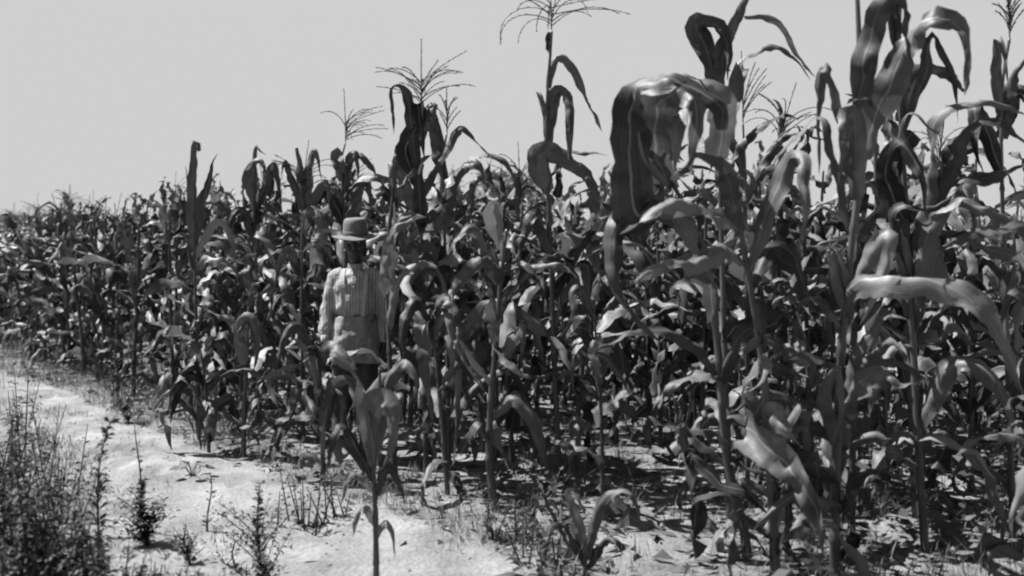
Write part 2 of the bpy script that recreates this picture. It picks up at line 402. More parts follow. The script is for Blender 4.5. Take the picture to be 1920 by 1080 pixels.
EARS = [(m, silk_mesh(i, L)) for i in range(4) for m, L in [ear_mesh(i)]]
def add_ear(root, pt, az, tilt):
    m, s = R.choice(EARS); e = link('ear', m, root); e.location = pt; e.rotation_euler = (0, rad(tilt), az)
    link('silk', s, e)
def kind_at(a):
    if a > 0.86: return 'top'
    if a < 0.34: return R.choice(('droop', 'flat', 'mid'))
    return R.choice(('mid', 'mid', 'flat', 'flat', 'droop')) if a < 0.6 else R.choice(('mid', 'mid', 'flat', 'top', 'flat'))
def add_leaves(root, n, pos_at, az0, sc=1.0, lo=0.12, hi=0.98, avoid=None):
    for k in range(n):
        a = lo + (hi - lo) * (k + U(0.1, 0.9)) / n
        m, _, _ = R.choice(POOL[kind_at(a)])
        az = az0 + (math.pi if k % 2 else 0) + R.gauss(0, 0.45)
        o = link('leaf', m, root); o.location = pos_at(a)
        s = sc * U(0.8, 1.12) * (0.75 + 0.35 * math.sin(math.pi * min(1, a * 1.05)))
        o.scale = (s, s * R.choice((1, 1, -1)) * U(0.9, 1.15), s); o.rotation_euler = (R.gauss(0, 0.12), R.gauss(0, 0.12), az)
def corn_plant(x, y, h, label, group, n_leaves=10, tassel=False, ears=True, lean=None, sc=1.0):
    ln = lean if lean is not None else (R.gauss(0, 0.05), R.gauss(0, 0.05))
    root = empty('corn_plant', (x, y, gh(x, y) - 0.02), (ln[0], ln[1], U(0, 6.28)))
    tag(root, label, 'corn plant', group)
    st = link('stalk', R.choice(STALKS), root); st.scale = (1, 1, h / SH)
    add_leaves(root, n_leaves, lambda a: Vector((0, 0, a * h)), U(0, 6.28), sc)
    if tassel:
        t = link('tassel', R.choice(TASSELS), root); t.location = (0, 0, h * 0.985); t.rotation_euler = (R.gauss(0, .1), R.gauss(0, .1), U(0, 6))
    if ears and R.random() < 0.5: add_ear(root, (0.012, 0, h * U(0.42, 0.58)), U(0, 6.28), U(12, 40))
    return root

# ------------------------------------------------------------------ plants one can single out in the photograph
HERO_ROOTS, OWN = [], set()
def hero(label, stalk, Y, leaves=(), r0=0.021, n_gen=7, gen=(0.1, 0.8), sc=1.0, tassel=None, nodes=10, ears=0, group=None, yoff=0.0, ground=True, bend=0.0):
    """stalk: photo points from the ground up; leaves: dicts of photo points with their own depths (metres from the stalk)."""
    pts = [P(px, py, Y + bend * i) for i, (px, py) in enumerate(stalk)]
    if ground:
        b = pts[0].copy(); b.z = gh(b.x, b.y) - 0.03
        pts = [b] + [p for p in pts if p.z > b.z + 0.05]
    base = pts[0].copy(); root = empty('corn_plant', base)
    tag(root, label, 'corn plant', group)
    loc = [p - base for p in pts]
    Lh = sum((b - a).length for a, b in zip(loc, loc[1:]))
    link('stalk', stalk_mesh(Lh, r0 * .82, len(label), nodes, 9, loc), root)
    sp = catmull(loc, 60)
    if n_gen: add_leaves(root, n_gen, lambda a: sp[int(a * 59)], U(0, 3.14), sc, *gen); add_leaves(root, 3, lambda a: sp[int(a * 59)], U(0, 3.14), sc * .9, .06, .4)
    HERO_ROOTS.append(root.name)
    for i, lf in enumerate(leaves): hero_leaf(root, base, Y, i + len(label) * 7, **lf)
    for k in range(ears): add_ear(root, sp[int(59 * (0.48 + 0.07 * k))], U(-2.6, -0.5), 25)
    if tassel is not None:
        t = link('tassel', tassel, root); t.location = sp[-1]
    return root
def hero_leaf(root, base, Y, seed, pts, w, roll=(0, 0), fold=0.3, ruf=0.08, frq=2.0, ragged=0.1, dry=False, blunt=0.0, n=38, lit=1, pale=False):  # pale: blade coloured as if sunlit, on top of the real lighting
    ruf = ruf * 1.4 + .03; ragged = max(ragged, .3); w = w * .82; fold = fold * 1.25 + .05
    W3 = [P(p[0], p[1], Y + (p[2] if len(p) > 2 else 0.0)) - base for p in pts]
    S = catmull(W3, n); kr = random.Random(seed * 31 + len(pts)); ko = Vector((kr.uniform(0, 99), 0, 0)); wk = w / F * Y * .12
    S = [p + Vector((mnoise.noise(p * 7 + ko), mnoise.noise(p * 7 + ko * 2), mnoise.noise(p * 7 + ko * 3))) * wk * min(1, i / 5) for i, p in enumerate(S)]
    T = tangents(S); LAT = []
    best = None
    for sg in (1, -1):
        rl = [sg * max(abs(q), 18 if lit >= 1 else 0) * (1 if q >= 0 else -1) for q in roll]; LT = []; sc_ = 0.0
        for i in range(n):
            view = (S[i] + base - Vector((0, 0, CAM_H))).normalized()
            a = T[i].cross(view)
            if a.length < 0.05: a = Vector((1, 0, 0))
            a.normalize(); b = a.cross(T[i]).normalized()
            u = i / (n - 1) * (len(rl) - 1); j = min(int(u), len(rl) - 2); ro = rad(rl[j] + (rl[j + 1] - rl[j]) * (u - j))
            lat = a * math.cos(ro) + b * math.sin(ro)
            if LT and lat.dot(LT[-1]) < -0.2 and abs(rl[0] - rl[-1]) < 90: lat = -lat
            nn = lat.cross(T[i]); nn = -nn if nn.dot(view) > 0 else nn
            LT.append(lat); sc_ += nn.dot(sd)
        if best is None or sc_ * lit > best[0]: best = (sc_ * lit, LT)
    LAT = best[1]
    for _ in range(2): LAT = [(LAT[max(i - 1, 0)] + LAT[i] + LAT[min(i + 1, n - 1)]).normalized() for i in range(n)]
    o = link('leaf', blade(S, LAT, w / F * Y, 7, fold, ruf, frq, seed, ragged, mat=M_DRY if dry else M_LEAF_SUN if pale else M_LEAF, blunt=blunt, crump=.2), root); OWN.add(o.name)
def L(pts, w, roll=(0, 0), **k): return dict(pts=pts, w=w, roll=roll, **k)

# -- right foreground: the nearest row
hero('nearest corn plant with a pale stalk and a torn light leaf hanging low in front', [(1456, 1120), (1440, 800), (1424, 640), (1400, 500), (1382, 390)], 4.25, [
    L([(1440, 850, 0), (1405, 810, -.1), (1450, 845, -.2), (1500, 900, -.28), (1530, 970, -.3), (1548, 1040, -.28)], 92, (60, 30, 10, 0, 0), ragged=0.5, fold=0.25, ruf=0.12, pale=True),
    L([(1445, 860, 0), (1450, 770, -.12), (1470, 800, -.2), (1500, 840, -.2)], 70, (40, 10, 0), fold=0.4, pale=True),
    L([(1432, 690, 0), (1424, 600, -.1), (1426, 545, -.16), (1445, 535, -.2), (1460, 545, -.2)], 26, (70, 60, 40), fold=0.8),
    L([(1430, 660, 0), (1432, 690, -.2), (1420, 720, -.25), (1395, 738, -.25)], 24, (60, 60, 60), fold=0.8, dry=True),
    L([(1398, 500, 0), (1450, 380, -.1), (1475, 300, -.15), (1505, 300, -.25), (1512, 380, -.3), (1500, 470, -.3)], 62, (60, 40, 20, 0, 0, 10), fold=0.25, pale=True),
    L([(1390, 440, 0), (1372, 360, -.1), (1350, 300, -.2), (1300, 290, -.2), (1262, 330, -.2)], 60, (30, 20, 40, 50), fold=0.3),
    L([(1408, 540, 0), (1440, 470, .1), (1480, 470, .15), (1510, 540, .2), (1540, 600, .2)], 48, (40, 30, 20, 10)),
    L([(1405, 520, 0), (1360, 470, -.1), (1300, 490, -.2), (1240, 500, -.3), (1185, 525, -.35)], 66, (50, 40, 30, 50), ruf=0.14, pale=True),
    L([(1384, 420, 0), (1340, 400, -.1), (1270, 380, -.2), (1215, 400, -.25), (1160, 438, -.28)], 64, (60, 50, 40, 45), ruf=0.14, pale=True),
    L([(1450, 960, 0), (1475, 930, -.1), (1480, 980, -.15), (1462, 1030, -.15)], 36, (30, 10, 0))], r0=0.028, n_gen=5, gen=(.05, .35))

hero('tall corn plant with two very broad upright leaves at the top right', [(1565, 1090), (1568, 850), (1580, 620), (1600, 430), (1620, 260), (1612, 100), (1606, -40)], 4.35, [
    L([(1608, 215, 0), (1614, 150, -.15), (1632, 60, -.2), (1658, 5, -.25), (1685, -20, -.3), (1700, 40, -.3), (1712, 130, -.3)], 66, (0, 0, 5, 20, 60, 80), fold=0.18, ruf=0.05),
    L([(1618, 300, 0), (1645, 225, -.1), (1668, 160, -.16), (1690, 100, -.2), (1714, 62, -.24), (1760, 34, -.3), (1800, 50, -.32), (1812, 110, -.34), (1808, 178, -.34)], 84, (-20, -25, -20, 0, 40, 60, 40, 10, 0), fold=0.18, ruf=0.07, pale=True),
    L([(1602, 380, 0), (1606, 300, -.12), (1598, 215, -.2), (1580, 260, -.26), (1572, 345, -.26)], 62, (20, 0, 0, 10, 20), lit=-1),
    L([(1612, 230, 0), (1640, 192, -.1), (1605, 186, -.24), (1580, 196, -.3)], 36, (70, 75, 70)),
    L([(1620, 300, 0), (1575, 210, .05), (1555, 140, .05), (1540, 130, .1), (1532, 200, .15), (1535, 330, .15)], 42, (40, 50, 50, 30, 20), fold=0.5),
    L([(1600, 440, 0), (1560, 250, .05), (1530, 220, .1), (1480, 270, .1), (1430, 330, .05)], 40, (60, 60, 60, 60), fold=0.5),
    L([(1580, 620, 0), (1540, 560, -.15), (1480, 585, -.25)], 46, (60, 50, 55), ruf=.05),
    L([(1585, 590, 0), (1600, 535, -.15), (1690, 522, -.3), (1790, 545, -.38), (1845, 590, -.42), (1890, 660, -.45), (1925, 750, -.42)], 82, (60, 55, 45, 35, 20, 20), ruf=0.15, frq=1.5, ragged=0.2, pale=True),
    L([(1588, 570, 0), (1630, 480, -.1), (1665, 440, -.15), (1655, 520, -.2), (1610, 610, -.2)], 50, (30, 20, 0, 0), pale=True),
    L([(1570, 800, 0), (1600, 730, -.1), (1650, 700, -.2), (1690, 720, -.25), (1735, 712, -.25)], 60, (50, 30, 40, 60), ruf=0.12, pale=True),
    L([(1568, 840, 0), (1545, 780, -.1), (1550, 720, -.15), (1572, 690, -.2), (1580, 760, -.2), (1560, 840, -.2)], 44, (30, 30, 20, 10), fold=.5),
    L([(1566, 960, 0), (1600, 900, -.1), (1660, 880, -.2), (1700, 900, -.2)], 42, (60, 55, 60)),
    L([(1570, 760, 0), (1620, 640, -.1), (1660, 590, -.15), (1700, 600, -.2)], 48, (50, 40, 50))], r0=0.027, n_gen=6, gen=(.08, .4), ears=1)

hero('corn plant with one huge leaf curled over like a hook against the sky', [(1398, 1010), (1362, 850), (1345, 640), (1322, 480), (1275, 370), (1245, 320)], 4.75, [
    L([(1240, 350, 0), (1196, 400, -.3), (1180, 310, -.5), (1176, 205, -.55), (1198, 158, -.6), (1245, 146, -.66), (1300, 168, -.72), (1345, 196, -.74), (1356, 250, -.7)], 98, (10, 5, 0, 5, 25, 40, 35, 20, 5), fold=0.2, ruf=0.12, blunt=.3, ragged=.4, lit=.5),
    L([(1345, 300, 0), (1357, 215, -.08), (1338, 172, -.18), (1295, 176, -.32), (1266, 240, -.42), (1262, 330, -.42)], 104, (20, 20, 50, 40, 10, 0), fold=0.2, ruf=0.14, ragged=0.5, pale=True),
    L([(1252, 345, 0), (1224, 265, -.3), (1238, 195, -.4), (1288, 168, -.5), (1312, 225, -.56), (1296, 325, -.52)], 118, (0, 5, 10, 30, 5, 0), fold=.15, ruf=.16, lit=.5, ragged=.5, pale=True),
    L([(1240, 345, 0), (1206, 250, -.15), (1215, 180, -.22), (1258, 146, -.3), (1310, 152, -.36), (1335, 185, -.36)], 58, (30, 40, 60, 65, 60, 40), ruf=.08),
    L([(1255, 350, 0), (1215, 300, -.35), (1196, 235, -.5), (1202, 285, -.55), (1232, 335, -.5)], 22, (20, 20, 30, 30), dry=True),
    L([(1262, 350, 0), (1225, 290, -.1), (1198, 240, -.2), (1195, 300, -.3), (1225, 380, -.3), (1240, 430, -.3)], 40, (40, 30, 20, 30), fold=.5),
    L([(1330, 500, 0), (1290, 430, -.1), (1250, 395, -.2), (1205, 405, -.25), (1165, 440, -.25)], 58, (50, 40, 40, 50), pale=True),
    L([(1300, 430, 0), (1200, 380, -.15), (1160, 420, -.3), (1150, 520, -.35), (1185, 590, -.38), (1240, 645, -.38)], 62, (20, 10, 10, 20, 30), lit=-1),
    L([(1340, 600, 0), (1330, 520, -.1), (1290, 490, -.2), (1240, 505, -.25), (1190, 530, -.25)], 62, (40, 40, 40, 50), ruf=.14, pale=True),
    L([(1345, 700, 0), (1300, 640, -.1), (1220, 620, -.15), (1150, 640, -.2), (1110, 660, -.2)], 44, (60, 50, 50, 60)),
    L([(1350, 720, 0), (1375, 640, -.1), (1420, 620, -.1), (1440, 690, -.15)], 46, (40, 30, 20))], r0=0.027, n_gen=6, gen=(.08, .5))

hero('dark topped corn plant with a forked bent leaf high against the sky', [(1370, 990), (1360, 700), (1352, 400), (1350, 160), (1385, 40), (1420, -40)], 5.3, [
    L([(1352, 170, 0), (1330, 110, 0), (1303, 55, 0), (1318, 42, -.05), (1350, 48, -.1), (1365, 100, -.12), (1362, 150, -.12)], 58, (30, 20, 10, 40, 20, 10), lit=-1),
    L([(1352, 165, 0), (1360, 90, -.05), (1385, 30, -.1), (1410, -20, -.15)], 46, (20, 20, 30), lit=-1),
    L([(1395, 30, 0), (1440, 30, .05), (1470, 60, .1), (1500, 110, .1), (1530, 148, .1)], 26, (50, 50, 40, 40), pale=True),
    L([(1358, 200, 0), (1372, 130, .1), (1410, 100, .1), (1450, 85, .1), (1490, 110, .1), (1520, 150, .1)], 34, (50, 60, 60, 50, 40), fold=.5),
    L([(1352, 250, 0), (1375, 180, -.1), (1390, 130, -.15), (1380, 200, -.2), (1365, 260, -.2)], 44, (30, 10, 0, 10), lit=-1),
    L([(1352, 330, 0), (1400, 260, 0), (1440, 230, 0), (1470, 212, 0), (1495, 222, 0)], 44, (50, 60, 65, 60), fold=.3)], r0=0.022, n_gen=7, gen=(.1, .6), tassel=tassel_mesh(31, 7, .3, 1.0, side=0))

hero('slim corn plant ending in a bare tassel of stiff upright spikes', [(1402, 960), (1400, 600), (1398, 350), (1393, 230)], 5.9, [
    L([(1400, 380, 0), (1430, 300, 0), (1460, 262, 0), (1490, 250, 0), (1545, 262, 0)], 36, (60, 55, 50, 40)),
    L([(1399, 330, 0), (1370, 260, 0), (1345, 250, 0), (1330, 330, 0)], 34, (40, 30, 20))], r0=0.016, n_gen=9, gen=(.15, .8), tassel=tassel_mesh(41, 8, .3, 0.1, .9, side=0.1))

hero('tall corn plant right of the broad leaves with long arched dark leaves', [(1735, 1080), (1720, 800), (1705, 500), (1690, 250), (1685, 100), (1690, -60)], 4.9, [
    L([(1690, 260, 0), (1730, 150, -.05), (1745, 70, -.1), (1758, 90, -.12), (1790, 160, -.12), (1795, 230, -.1)], 34, (40, 40, 30, 20, 20), lit=-1),
    L([(1690, 230, 0), (1720, 140, 0), (1770, 140, -.05), (1805, 170, -.1), (1812, 130, -.1)], 60, (30, 40, 40, 40), lit=-1),
    L([(1688, 110, 0), (1668, 30, -.1), (1672, -20, -.15), (1682, 40, -.2), (1690, 110, -.2)], 34, (30, 20, 20)),
    L([(1705, 480, 0), (1745, 300, -.1), (1760, 220, -.15), (1830, 190, -.2), (1900, 200, -.22), (1950, 230, -.2)], 48, (60, 60, 55, 55, 50), ruf=.12, pale=True),
    L([(1700, 400, 0), (1680, 300, -.1), (1700, 215, -.15), (1740, 235, -.2), (1790, 270, -.2)], 26, (50, 60, 60)),
    L([(1712, 620, 0), (1760, 480, -.1), (1800, 450, -.2), (1870, 470, -.25), (1925, 495, -.25)], 54, (60, 50, 50, 50), ruf=.13, pale=True),
    L([(1702, 400, 0), (1740, 350, 0), (1800, 340, -.1), (1880, 325, -.15), (1940, 300, -.15)], 52, (60, 50, 45, 40)),
    L([(1706, 450, 0), (1770, 330, -.1), (1800, 255, -.18), (1860, 228, -.24), (1935, 275, -.26)], 66, (40, 40, 40, 35), ruf=.1),
    L([(1712, 600, 0), (1735, 440, -.1), (1790, 385, -.2), (1860, 395, -.26), (1930, 440, -.28)], 70, (35, 35, 40, 35), ruf=.12, pale=True),
    L([(1700, 420, 0), (1660, 330, -.12), (1690, 270, -.2), (1725, 320, -.26), (1738, 410, -.26)], 58, (30, 20, 10, 5)),
    L([(1720, 800, 0), (1770, 700, -.1), (1830, 680, -.2), (1880, 740, -.24), (1900, 830, -.24)], 64, (40, 30, 20, 10), pale=True),
    L([(1700, 520, 0), (1670, 420, -.1), (1690, 390, -.15), (1750, 385, -.2), (1800, 350, -.2)], 40, (60, 60, 55))], r0=0.024, n_gen=7, gen=(.1, .6), tassel=tassel_mesh(45, 8, .3, .9, side=.2), ears=1)

hero('corn plant at the right edge with a bushy tassel above forked dark leaves', [(1900, 1050), (1890, 700), (1880, 400), (1878, 180), (1893, 70)], 5.1, [
    L([(1880, 230, 0), (1868, 140, -.05), (1870, 75, -.1), (1880, 95, -.12), (1892, 160, -.12)], 30, (20, 10, 0, 20), lit=-1),
    L([(1880, 240, 0), (1900, 150, -.05), (1930, 100, -.1)], 40, (20, 20, 20)),
    L([(1880, 260, 0), (1905, 180, -.05), (1935, 190, -.1), (1960, 240, -.1)], 50, (20, 10, 10), lit=-1),
    L([(1880, 330, 0), (1850, 250, -.05), (1830, 200, -.1), (1828, 260, -.15), (1845, 330, -.15)], 46, (20, 20, 20, 10))], r0=0.02, n_gen=7, gen=(.1, .85), tassel=tassel_mesh(47, 16, .16, .3, .7), ears=1)

hero('corn plant past the right edge sending one pale leaf into view', [(1990, 1150), (1985, 900), (1975, 700), (1970, 400)], 4.2, [
    L([(1982, 880, 0), (1950, 835, -.05), (1890, 815, -.1), (1830, 825, -.15), (1785, 855, -.18)], 46, (55, 50, 45, 50), fold=.3, pale=True),
    L([(1978, 640, 0), (1930, 560, -.05), (1890, 560, -.1), (1860, 640, -.12)], 50, (40, 30, 20)),
    L([(1972, 480, 0), (1930, 430, 0), (1880, 430, -.05), (1800, 445, -.1), (1750, 470, -.1)], 50, (50, 50, 50, 55))], r0=0.026, n_gen=8, gen=(.1, .9))

# -- middle
hero('tallest corn plant in the middle with a wide drooping tassel on a bare stalk', [(1052, 905), (1040, 700), (1032, 450), (1024, 280), (1028, 150), (1034, 80), (1034, 56)], 6.2, [
    L([(1027, 165, 0), (1034, 125, 0), (1046, 108, -.02), (1068, 118, -.04), (1098, 180, -.06), (1130, 248, -.06)], 28, (0, 10, 30, 45, 40), fold=.3, pale=True),
    L([(1026, 290, 0), (1034, 210, 0), (1046, 172, -.05), (1064, 190, -.1), (1070, 240, -.12), (1066, 300, -.12)], 36, (10, 10, 10, 10, 10), blunt=.25, lit=-1),
    L([(1025, 232, 0), (1018, 200, 0), (1009, 172, 0), (1018, 190, -.03), (1030, 215, -.03)], 16, (20, 20, 30)),
    L([(1030, 60, 0), (1029, 90, -.01), (1034, 110, -.02)], 18, (20, 20, 20), lit=-1),
    L([(1030, 360, 0), (1010, 310, -.05), (1020, 285, -.08), (1060, 300, -.1), (1100, 340, -.14), (1125, 390, -.15)], 62, (20, 10, 10, 20, 30), lit=-1),
    L([(1030, 330, 0), (1060, 290, 0), (1100, 285, -.02), (1140, 292, -.05)], 26, (60, 60, 60)),
    L([(1036, 560, 0), (1080, 470, -.05), (1110, 430, -.1), (1085, 480, -.15), (1060, 520, -.15)], 36, (40, 40, 20)),
    L([(1040, 650, 0), (1075, 590, -.1), (1090, 560, -.12), (1105, 620, -.15), (1112, 690, -.15)], 30, (40, 20, 10)),
    L([(1034, 480, 0), (1010, 400, -.05), (985, 430, -.1), (965, 500, -.1)], 40, (40, 30, 20))], r0=0.021, n_gen=8, gen=(.12, .58), sc=.95, tassel=tassel_mesh(51, 16, .40, 1.35, 1.25, e0r=(15, 55)))

hero('pale sunlit corn stalk rising bare in the middle of the front row', [(932, 955), (918, 870), (920, 760), (930, 650), (938, 540), (950, 430)], 5.62, [
    L([(945, 470, 0), (925, 430, -.05), (918, 395, -.08), (928, 385, -.1), (938, 430, -.12), (930, 475, -.12)], 34, (20, 10, 0, 0), pale=True),
    L([(922, 720, 0), (885, 670, -.05), (855, 640, -.1), (870, 680, -.12), (910, 735, -.12)], 24, (40, 30, 20), dry=True),
    L([(925, 690, 0), (955, 650, -.05), (985, 600, -.08), (975, 680, -.1)], 36, (40, 30, 30)),
    L([(920, 780, 0), (960, 750, -.08), (1000, 790, -.12), (1020, 860, -.12), (1032, 905, -.1)], 42, (40, 20, 0, 0)),
    L([(936, 560, 0), (985, 510, -.05), (1030, 495, -.1), (1075, 510, -.12), (1090, 560, -.12)], 36, (50, 50, 50, 40)),
    L([(940, 530, 0), (900, 440, 0), (870, 430, -.05), (840, 480, -.08)], 40, (40, 40, 30)),
    L([(928, 650, 0), (965, 690, -.1), (1010, 705, -.12), (1062, 690, -.12)], 26, (50, 50, 30))], r0=0.026, n_gen=5, gen=(.5, .95))

hero('corn plant right of the person with an upright star shaped tassel', [(800, 895), (795, 700), (790, 450), (786, 300), (788, 230), (790, 200)], 6.45, [
    L([(786, 330, 0), (775, 270, -.05), (768, 220, -.08), (762, 180, -.08), (748, 162, -.1), (736, 170, -.1), (738, 230, -.1), (738, 250, -.1)], 34, (0, 20, 0, 10, 60, 30, 10), fold=.2, lit=-1),
    L([(788, 350, 0), (762, 290, 0), (785, 230, -.08), (780, 195, -.1), (790, 240, -.12), (796, 300, -.1)], 54, (0, 10, 10, 10, 0), lit=-1),
    L([(790, 260, 0), (800, 210, -.05), (815, 198, -.08), (808, 235, -.1)], 34, (30, 20, 20)),
    L([(790, 370, 0), (830, 290, -.03), (862, 240, -.05), (890, 265, -.06), (928, 298, -.06)], 30, (40, 50, 40, 40)),
    L([(792, 420, 0), (755, 330, -.05), (735, 310, -.1), (745, 400, -.1)], 40, (30, 20, 10)),
    L([(795, 560, 0), (770, 500, -.1), (745, 430, -.2), (765, 405, -.22), (800, 408, -.22)], 44, (40, 30, 40, 50), ruf=.12)], r0=0.02, n_gen=8, gen=(.2, .75), tassel=tassel_mesh(61, 22, .32, .6, 1.1, e0r=(25, 65)))

hero('corn plant with a short spiky tassel close right of the star tassel', [(842, 880), (838, 600), (832, 400), (830, 300), (838, 250)], 6.6, [
    L([(832, 340, 0), (815, 260, -.03), (808, 215, -.05), (822, 240, -.06), (835, 290, -.06)], 40, (20, 10, 10)),
    L([(832, 400, 0), (850, 330, -.05), (880, 310, -.08), (905, 330, -.1), (880, 355, -.12)], 46, (50, 50, 40, 30)),
    L([(833, 380, 0), (880, 300, 0), (935, 295, -.03), (962, 330, -.05), (975, 392, -.05)], 26, (50, 55, 40, 20)),
    L([(836, 520, 0), (815, 440, -.1), (780, 490, -.2), (745, 560, -.2), (735, 600, -.2)], 46, (50, 30, 20, 20)),
    L([(836, 540, 0), (800, 480, -.15), (780, 485, -.2), (825, 515, -.24), (832, 590, -.24)], 40, (50, 50, 30, 10))], r0=0.019, n_gen=8, gen=(.15, .75), tassel=tassel_mesh(63, 9, .16, .2, .8))

hero('broken brown corn plant with leaves hanging straight down in the front row', [(838, 900), (826, 760), (815, 640), (805, 580)], 5.95, [
    L([(812, 640, 0), (835, 600, -.05), (850, 660, -.1), (855, 760, -.1), (852, 865, -.08)], 40, (20, 10, 0, 10), dry=True, fold=.7, ragged=.4),
    L([(812, 650, 0), (795, 610, -.05), (800, 690, -.1), (815, 800, -.1)], 44, (20, 10, 0), fold=.5),
    L([(815, 660, 0), (860, 640, -.08), (890, 690, -.12), (908, 735, -.12)], 22, (30, 20, 20), dry=True),
    L([(808, 610, 0), (830, 560, -.05), (860, 590, -.1), (870, 650, -.1)], 36, (40, 30, 20)),
    L([(806, 600, 0), (780, 560, -.05), (760, 600, -.1), (752, 690, -.1)], 40, (40, 30, 20))], r0=0.02, n_gen=6, gen=(.4, 1.0))

hero('short dark corn plant standing alone on the pale sand in front', [(706, 1110), (704, 960), (700, 880), (712, 800), (712, 690)], 4.42, [
    L([(702, 880, 0), (690, 790, -.05), (680, 725, -.08), (655, 690, -.1), (628, 672, -.1), (620, 690, -.1)], 50, (20, 20, 30, 40, 50), ruf=.12, pale=True),
    L([(704, 860, 0), (690, 780, -.05), (712, 748, -.1), (738, 770, -.14), (735, 830, -.14), (716, 880, -.12)], 62, (20, 10, 10, 0, 0), fold=.2, lit=-1),
    L([(706, 840, 0), (730, 760, -.05), (752, 745, -.08), (745, 800, -.1)], 36, (40, 30, 20)),
    L([(712, 760, 0), (735, 700, 0), (760, 680, -.05), (780, 710, -.08), (775, 750, -.08)], 34, (40, 40, 30, 20)),
    L([(702, 900, 0), (665, 830, -.05), (640, 800, -.08), (625, 820, -.1), (612, 880, -.1)], 40, (40, 30, 20, 10)),
    L([(702, 920, 0), (670, 890, -.05), (650, 900, -.05), (640, 950, -.06)], 24, (40, 30, 20), dry=True),
    L([(702, 930, 0), (725, 880, -.05), (750, 900, -.06), (760, 950, -.06)], 30, (40, 30, 20)),
    L([(704, 985, 0), (685, 950, -.04), (668, 968, -.05), (660, 1010, -.05)], 24, (40, 30, 20), dry=True),
    L([(704, 1010, 0), (722, 980, -.04), (738, 1000, -.05), (742, 1045, -.05)], 22, (40, 30, 20), dry=True)], r0=0.016, n_gen=0, nodes=7)

hero('corn plant with pale hanging leaves close at the left side of the person', [(606, 900), (604, 800), (600, 700), (592, 640)], 6.3, [
    L([(604, 790, 0), (608, 760, -.04), (606, 830, -.08), (604, 880, -.08)], 24, (20, 10, 10), dry=True),
    L([(600, 700, 0), (585, 670, -.04), (577, 665, -.06), (590, 720, -.08), (596, 765, -.08)], 40, (20, 20, 10), dry=True, fold=.4),
    L([(598, 690, 0), (612, 650, -.1), (640, 660, -.2), (665, 700, -.24), (676, 760, -.24)], 36, (30, 30, 20, 10)),
    L([(603, 820, 0), (625, 740, -.12), (652, 715, -.2), (676, 760, -.24), (682, 850, -.24)], 40, (30, 20, 10, 5), lit=-1),
    L([(602, 790, 0), (622, 720, -.1), (640, 735, -.16), (648, 830, -.18)], 38, (25, 15, 5)),
    L([(602, 760, 0), (580, 720, -.05), (555, 740, -.08), (540, 800, -.08)], 34, (40, 30, 20)),
    L([(596, 670, 0), (560, 610, 0), (530, 640, -.05), (520, 700, -.05)], 34, (40, 30, 20))], r0=0.018, n_gen=6, gen=(.3, 1.0))

hero('dark corn plant close at the right side of the person', [(742, 900), (735, 760), (728, 600), (725, 480), (735, 380), (742, 290)], 6.35, [
    L([(726, 560, 0), (722, 500, -.08), (735, 440, -.12), (760, 415, -.14), (798, 408, -.14)], 50, (30, 10, 20, 50), ruf=.14, pale=True),
    L([(728, 620, 0), (735, 560, -.08), (760, 505, -.12), (800, 490, -.15), (828, 520, -.16), (832, 600, -.16)], 34, (40, 40, 50, 40, 20), pale=True),
    L([(730, 640, 0), (745, 560, -.05), (765, 540, -.1), (758, 600, -.12), (738, 650, -.12)], 50, (20, 10, 0, 0)),
    L([(738, 360, 0), (736, 320, 0), (741, 285, 0)], 14, (10, 10)),
    L([(733, 720, 0), (760, 680, -.05), (785, 700, -.08), (780, 760, -.08)], 32, (40, 30, 20))], r0=0.021, n_gen=7, gen=(.1, .9))

# -- left of the person
hero('corn plant with a tassel blown to the right just left of the person', [(655, 850), (650, 600), (645, 400), (640, 300), (648, 268)], 7.6, [
    L([(641, 340, 0), (634, 310, 0), (628, 285, 0), (640, 300, -.03), (650, 340, -.03)], 26, (10, 10, 20), lit=-1),
    L([(642, 330, 0), (665, 290, 0), (690, 305, -.03), (718, 350, -.05)], 22, (40, 30, 30)),
    L([(643, 370, 0), (655, 300, 0), (668, 290, -.03), (672, 340, -.05)], 28, (20, 20, 20)),
    L([(645, 420, 0), (670, 360, -.03), (690, 340, -.05), (695, 400, -.06)], 34, (30, 30, 20)),
    L([(645, 420, 0), (615, 360, -.05), (595, 370, -.08), (585, 430, -.08)], 34, (30, 30, 20))], r0=0.018, n_gen=8, gen=(.3, .85), tassel=tassel_mesh(71, 16, .28, .9, 1.4, side=0.1, e0r=(25, 65)))

hero('corn plant with two broad upright leaves standing above the left rows', [(372, 815), (368, 600), (364, 480), (364, 400)], 7.75, [
    L([(364, 470, 0), (360, 380, -.03), (362, 310, -.04), (367, 268, -.05), (374, 282, -.05)], 30, (0, 5, 10, 20), fold=.2, blunt=.35, lit=-1),
    L([(366, 460, 0), (378, 390, -.03), (392, 330, -.05), (408, 288, -.06)], 30, (10, 20, 30), fold=.3, lit=-1),
    L([(365, 440, 0), (354, 370, 0), (348, 310, 0)], 14, (20, 20)),
    L([(366, 500, 0), (385, 480, -.1), (415, 490, -.16), (440, 512, -.2), (448, 540, -.2)], 40, (50, 40, 30, 20), ruf=.14, pale=True),
    L([(366, 480, 0), (390, 430, -.05), (420, 415, -.1), (438, 460, -.12), (440, 500, -.12)], 30, (40, 40, 20, 10), pale=True),
    L([(368, 620, 0), (385, 570, -.1), (405, 590, -.12), (410, 640, -.12)], 26, (40, 30, 20))], r0=0.02, n_gen=8, gen=(.1, .8))

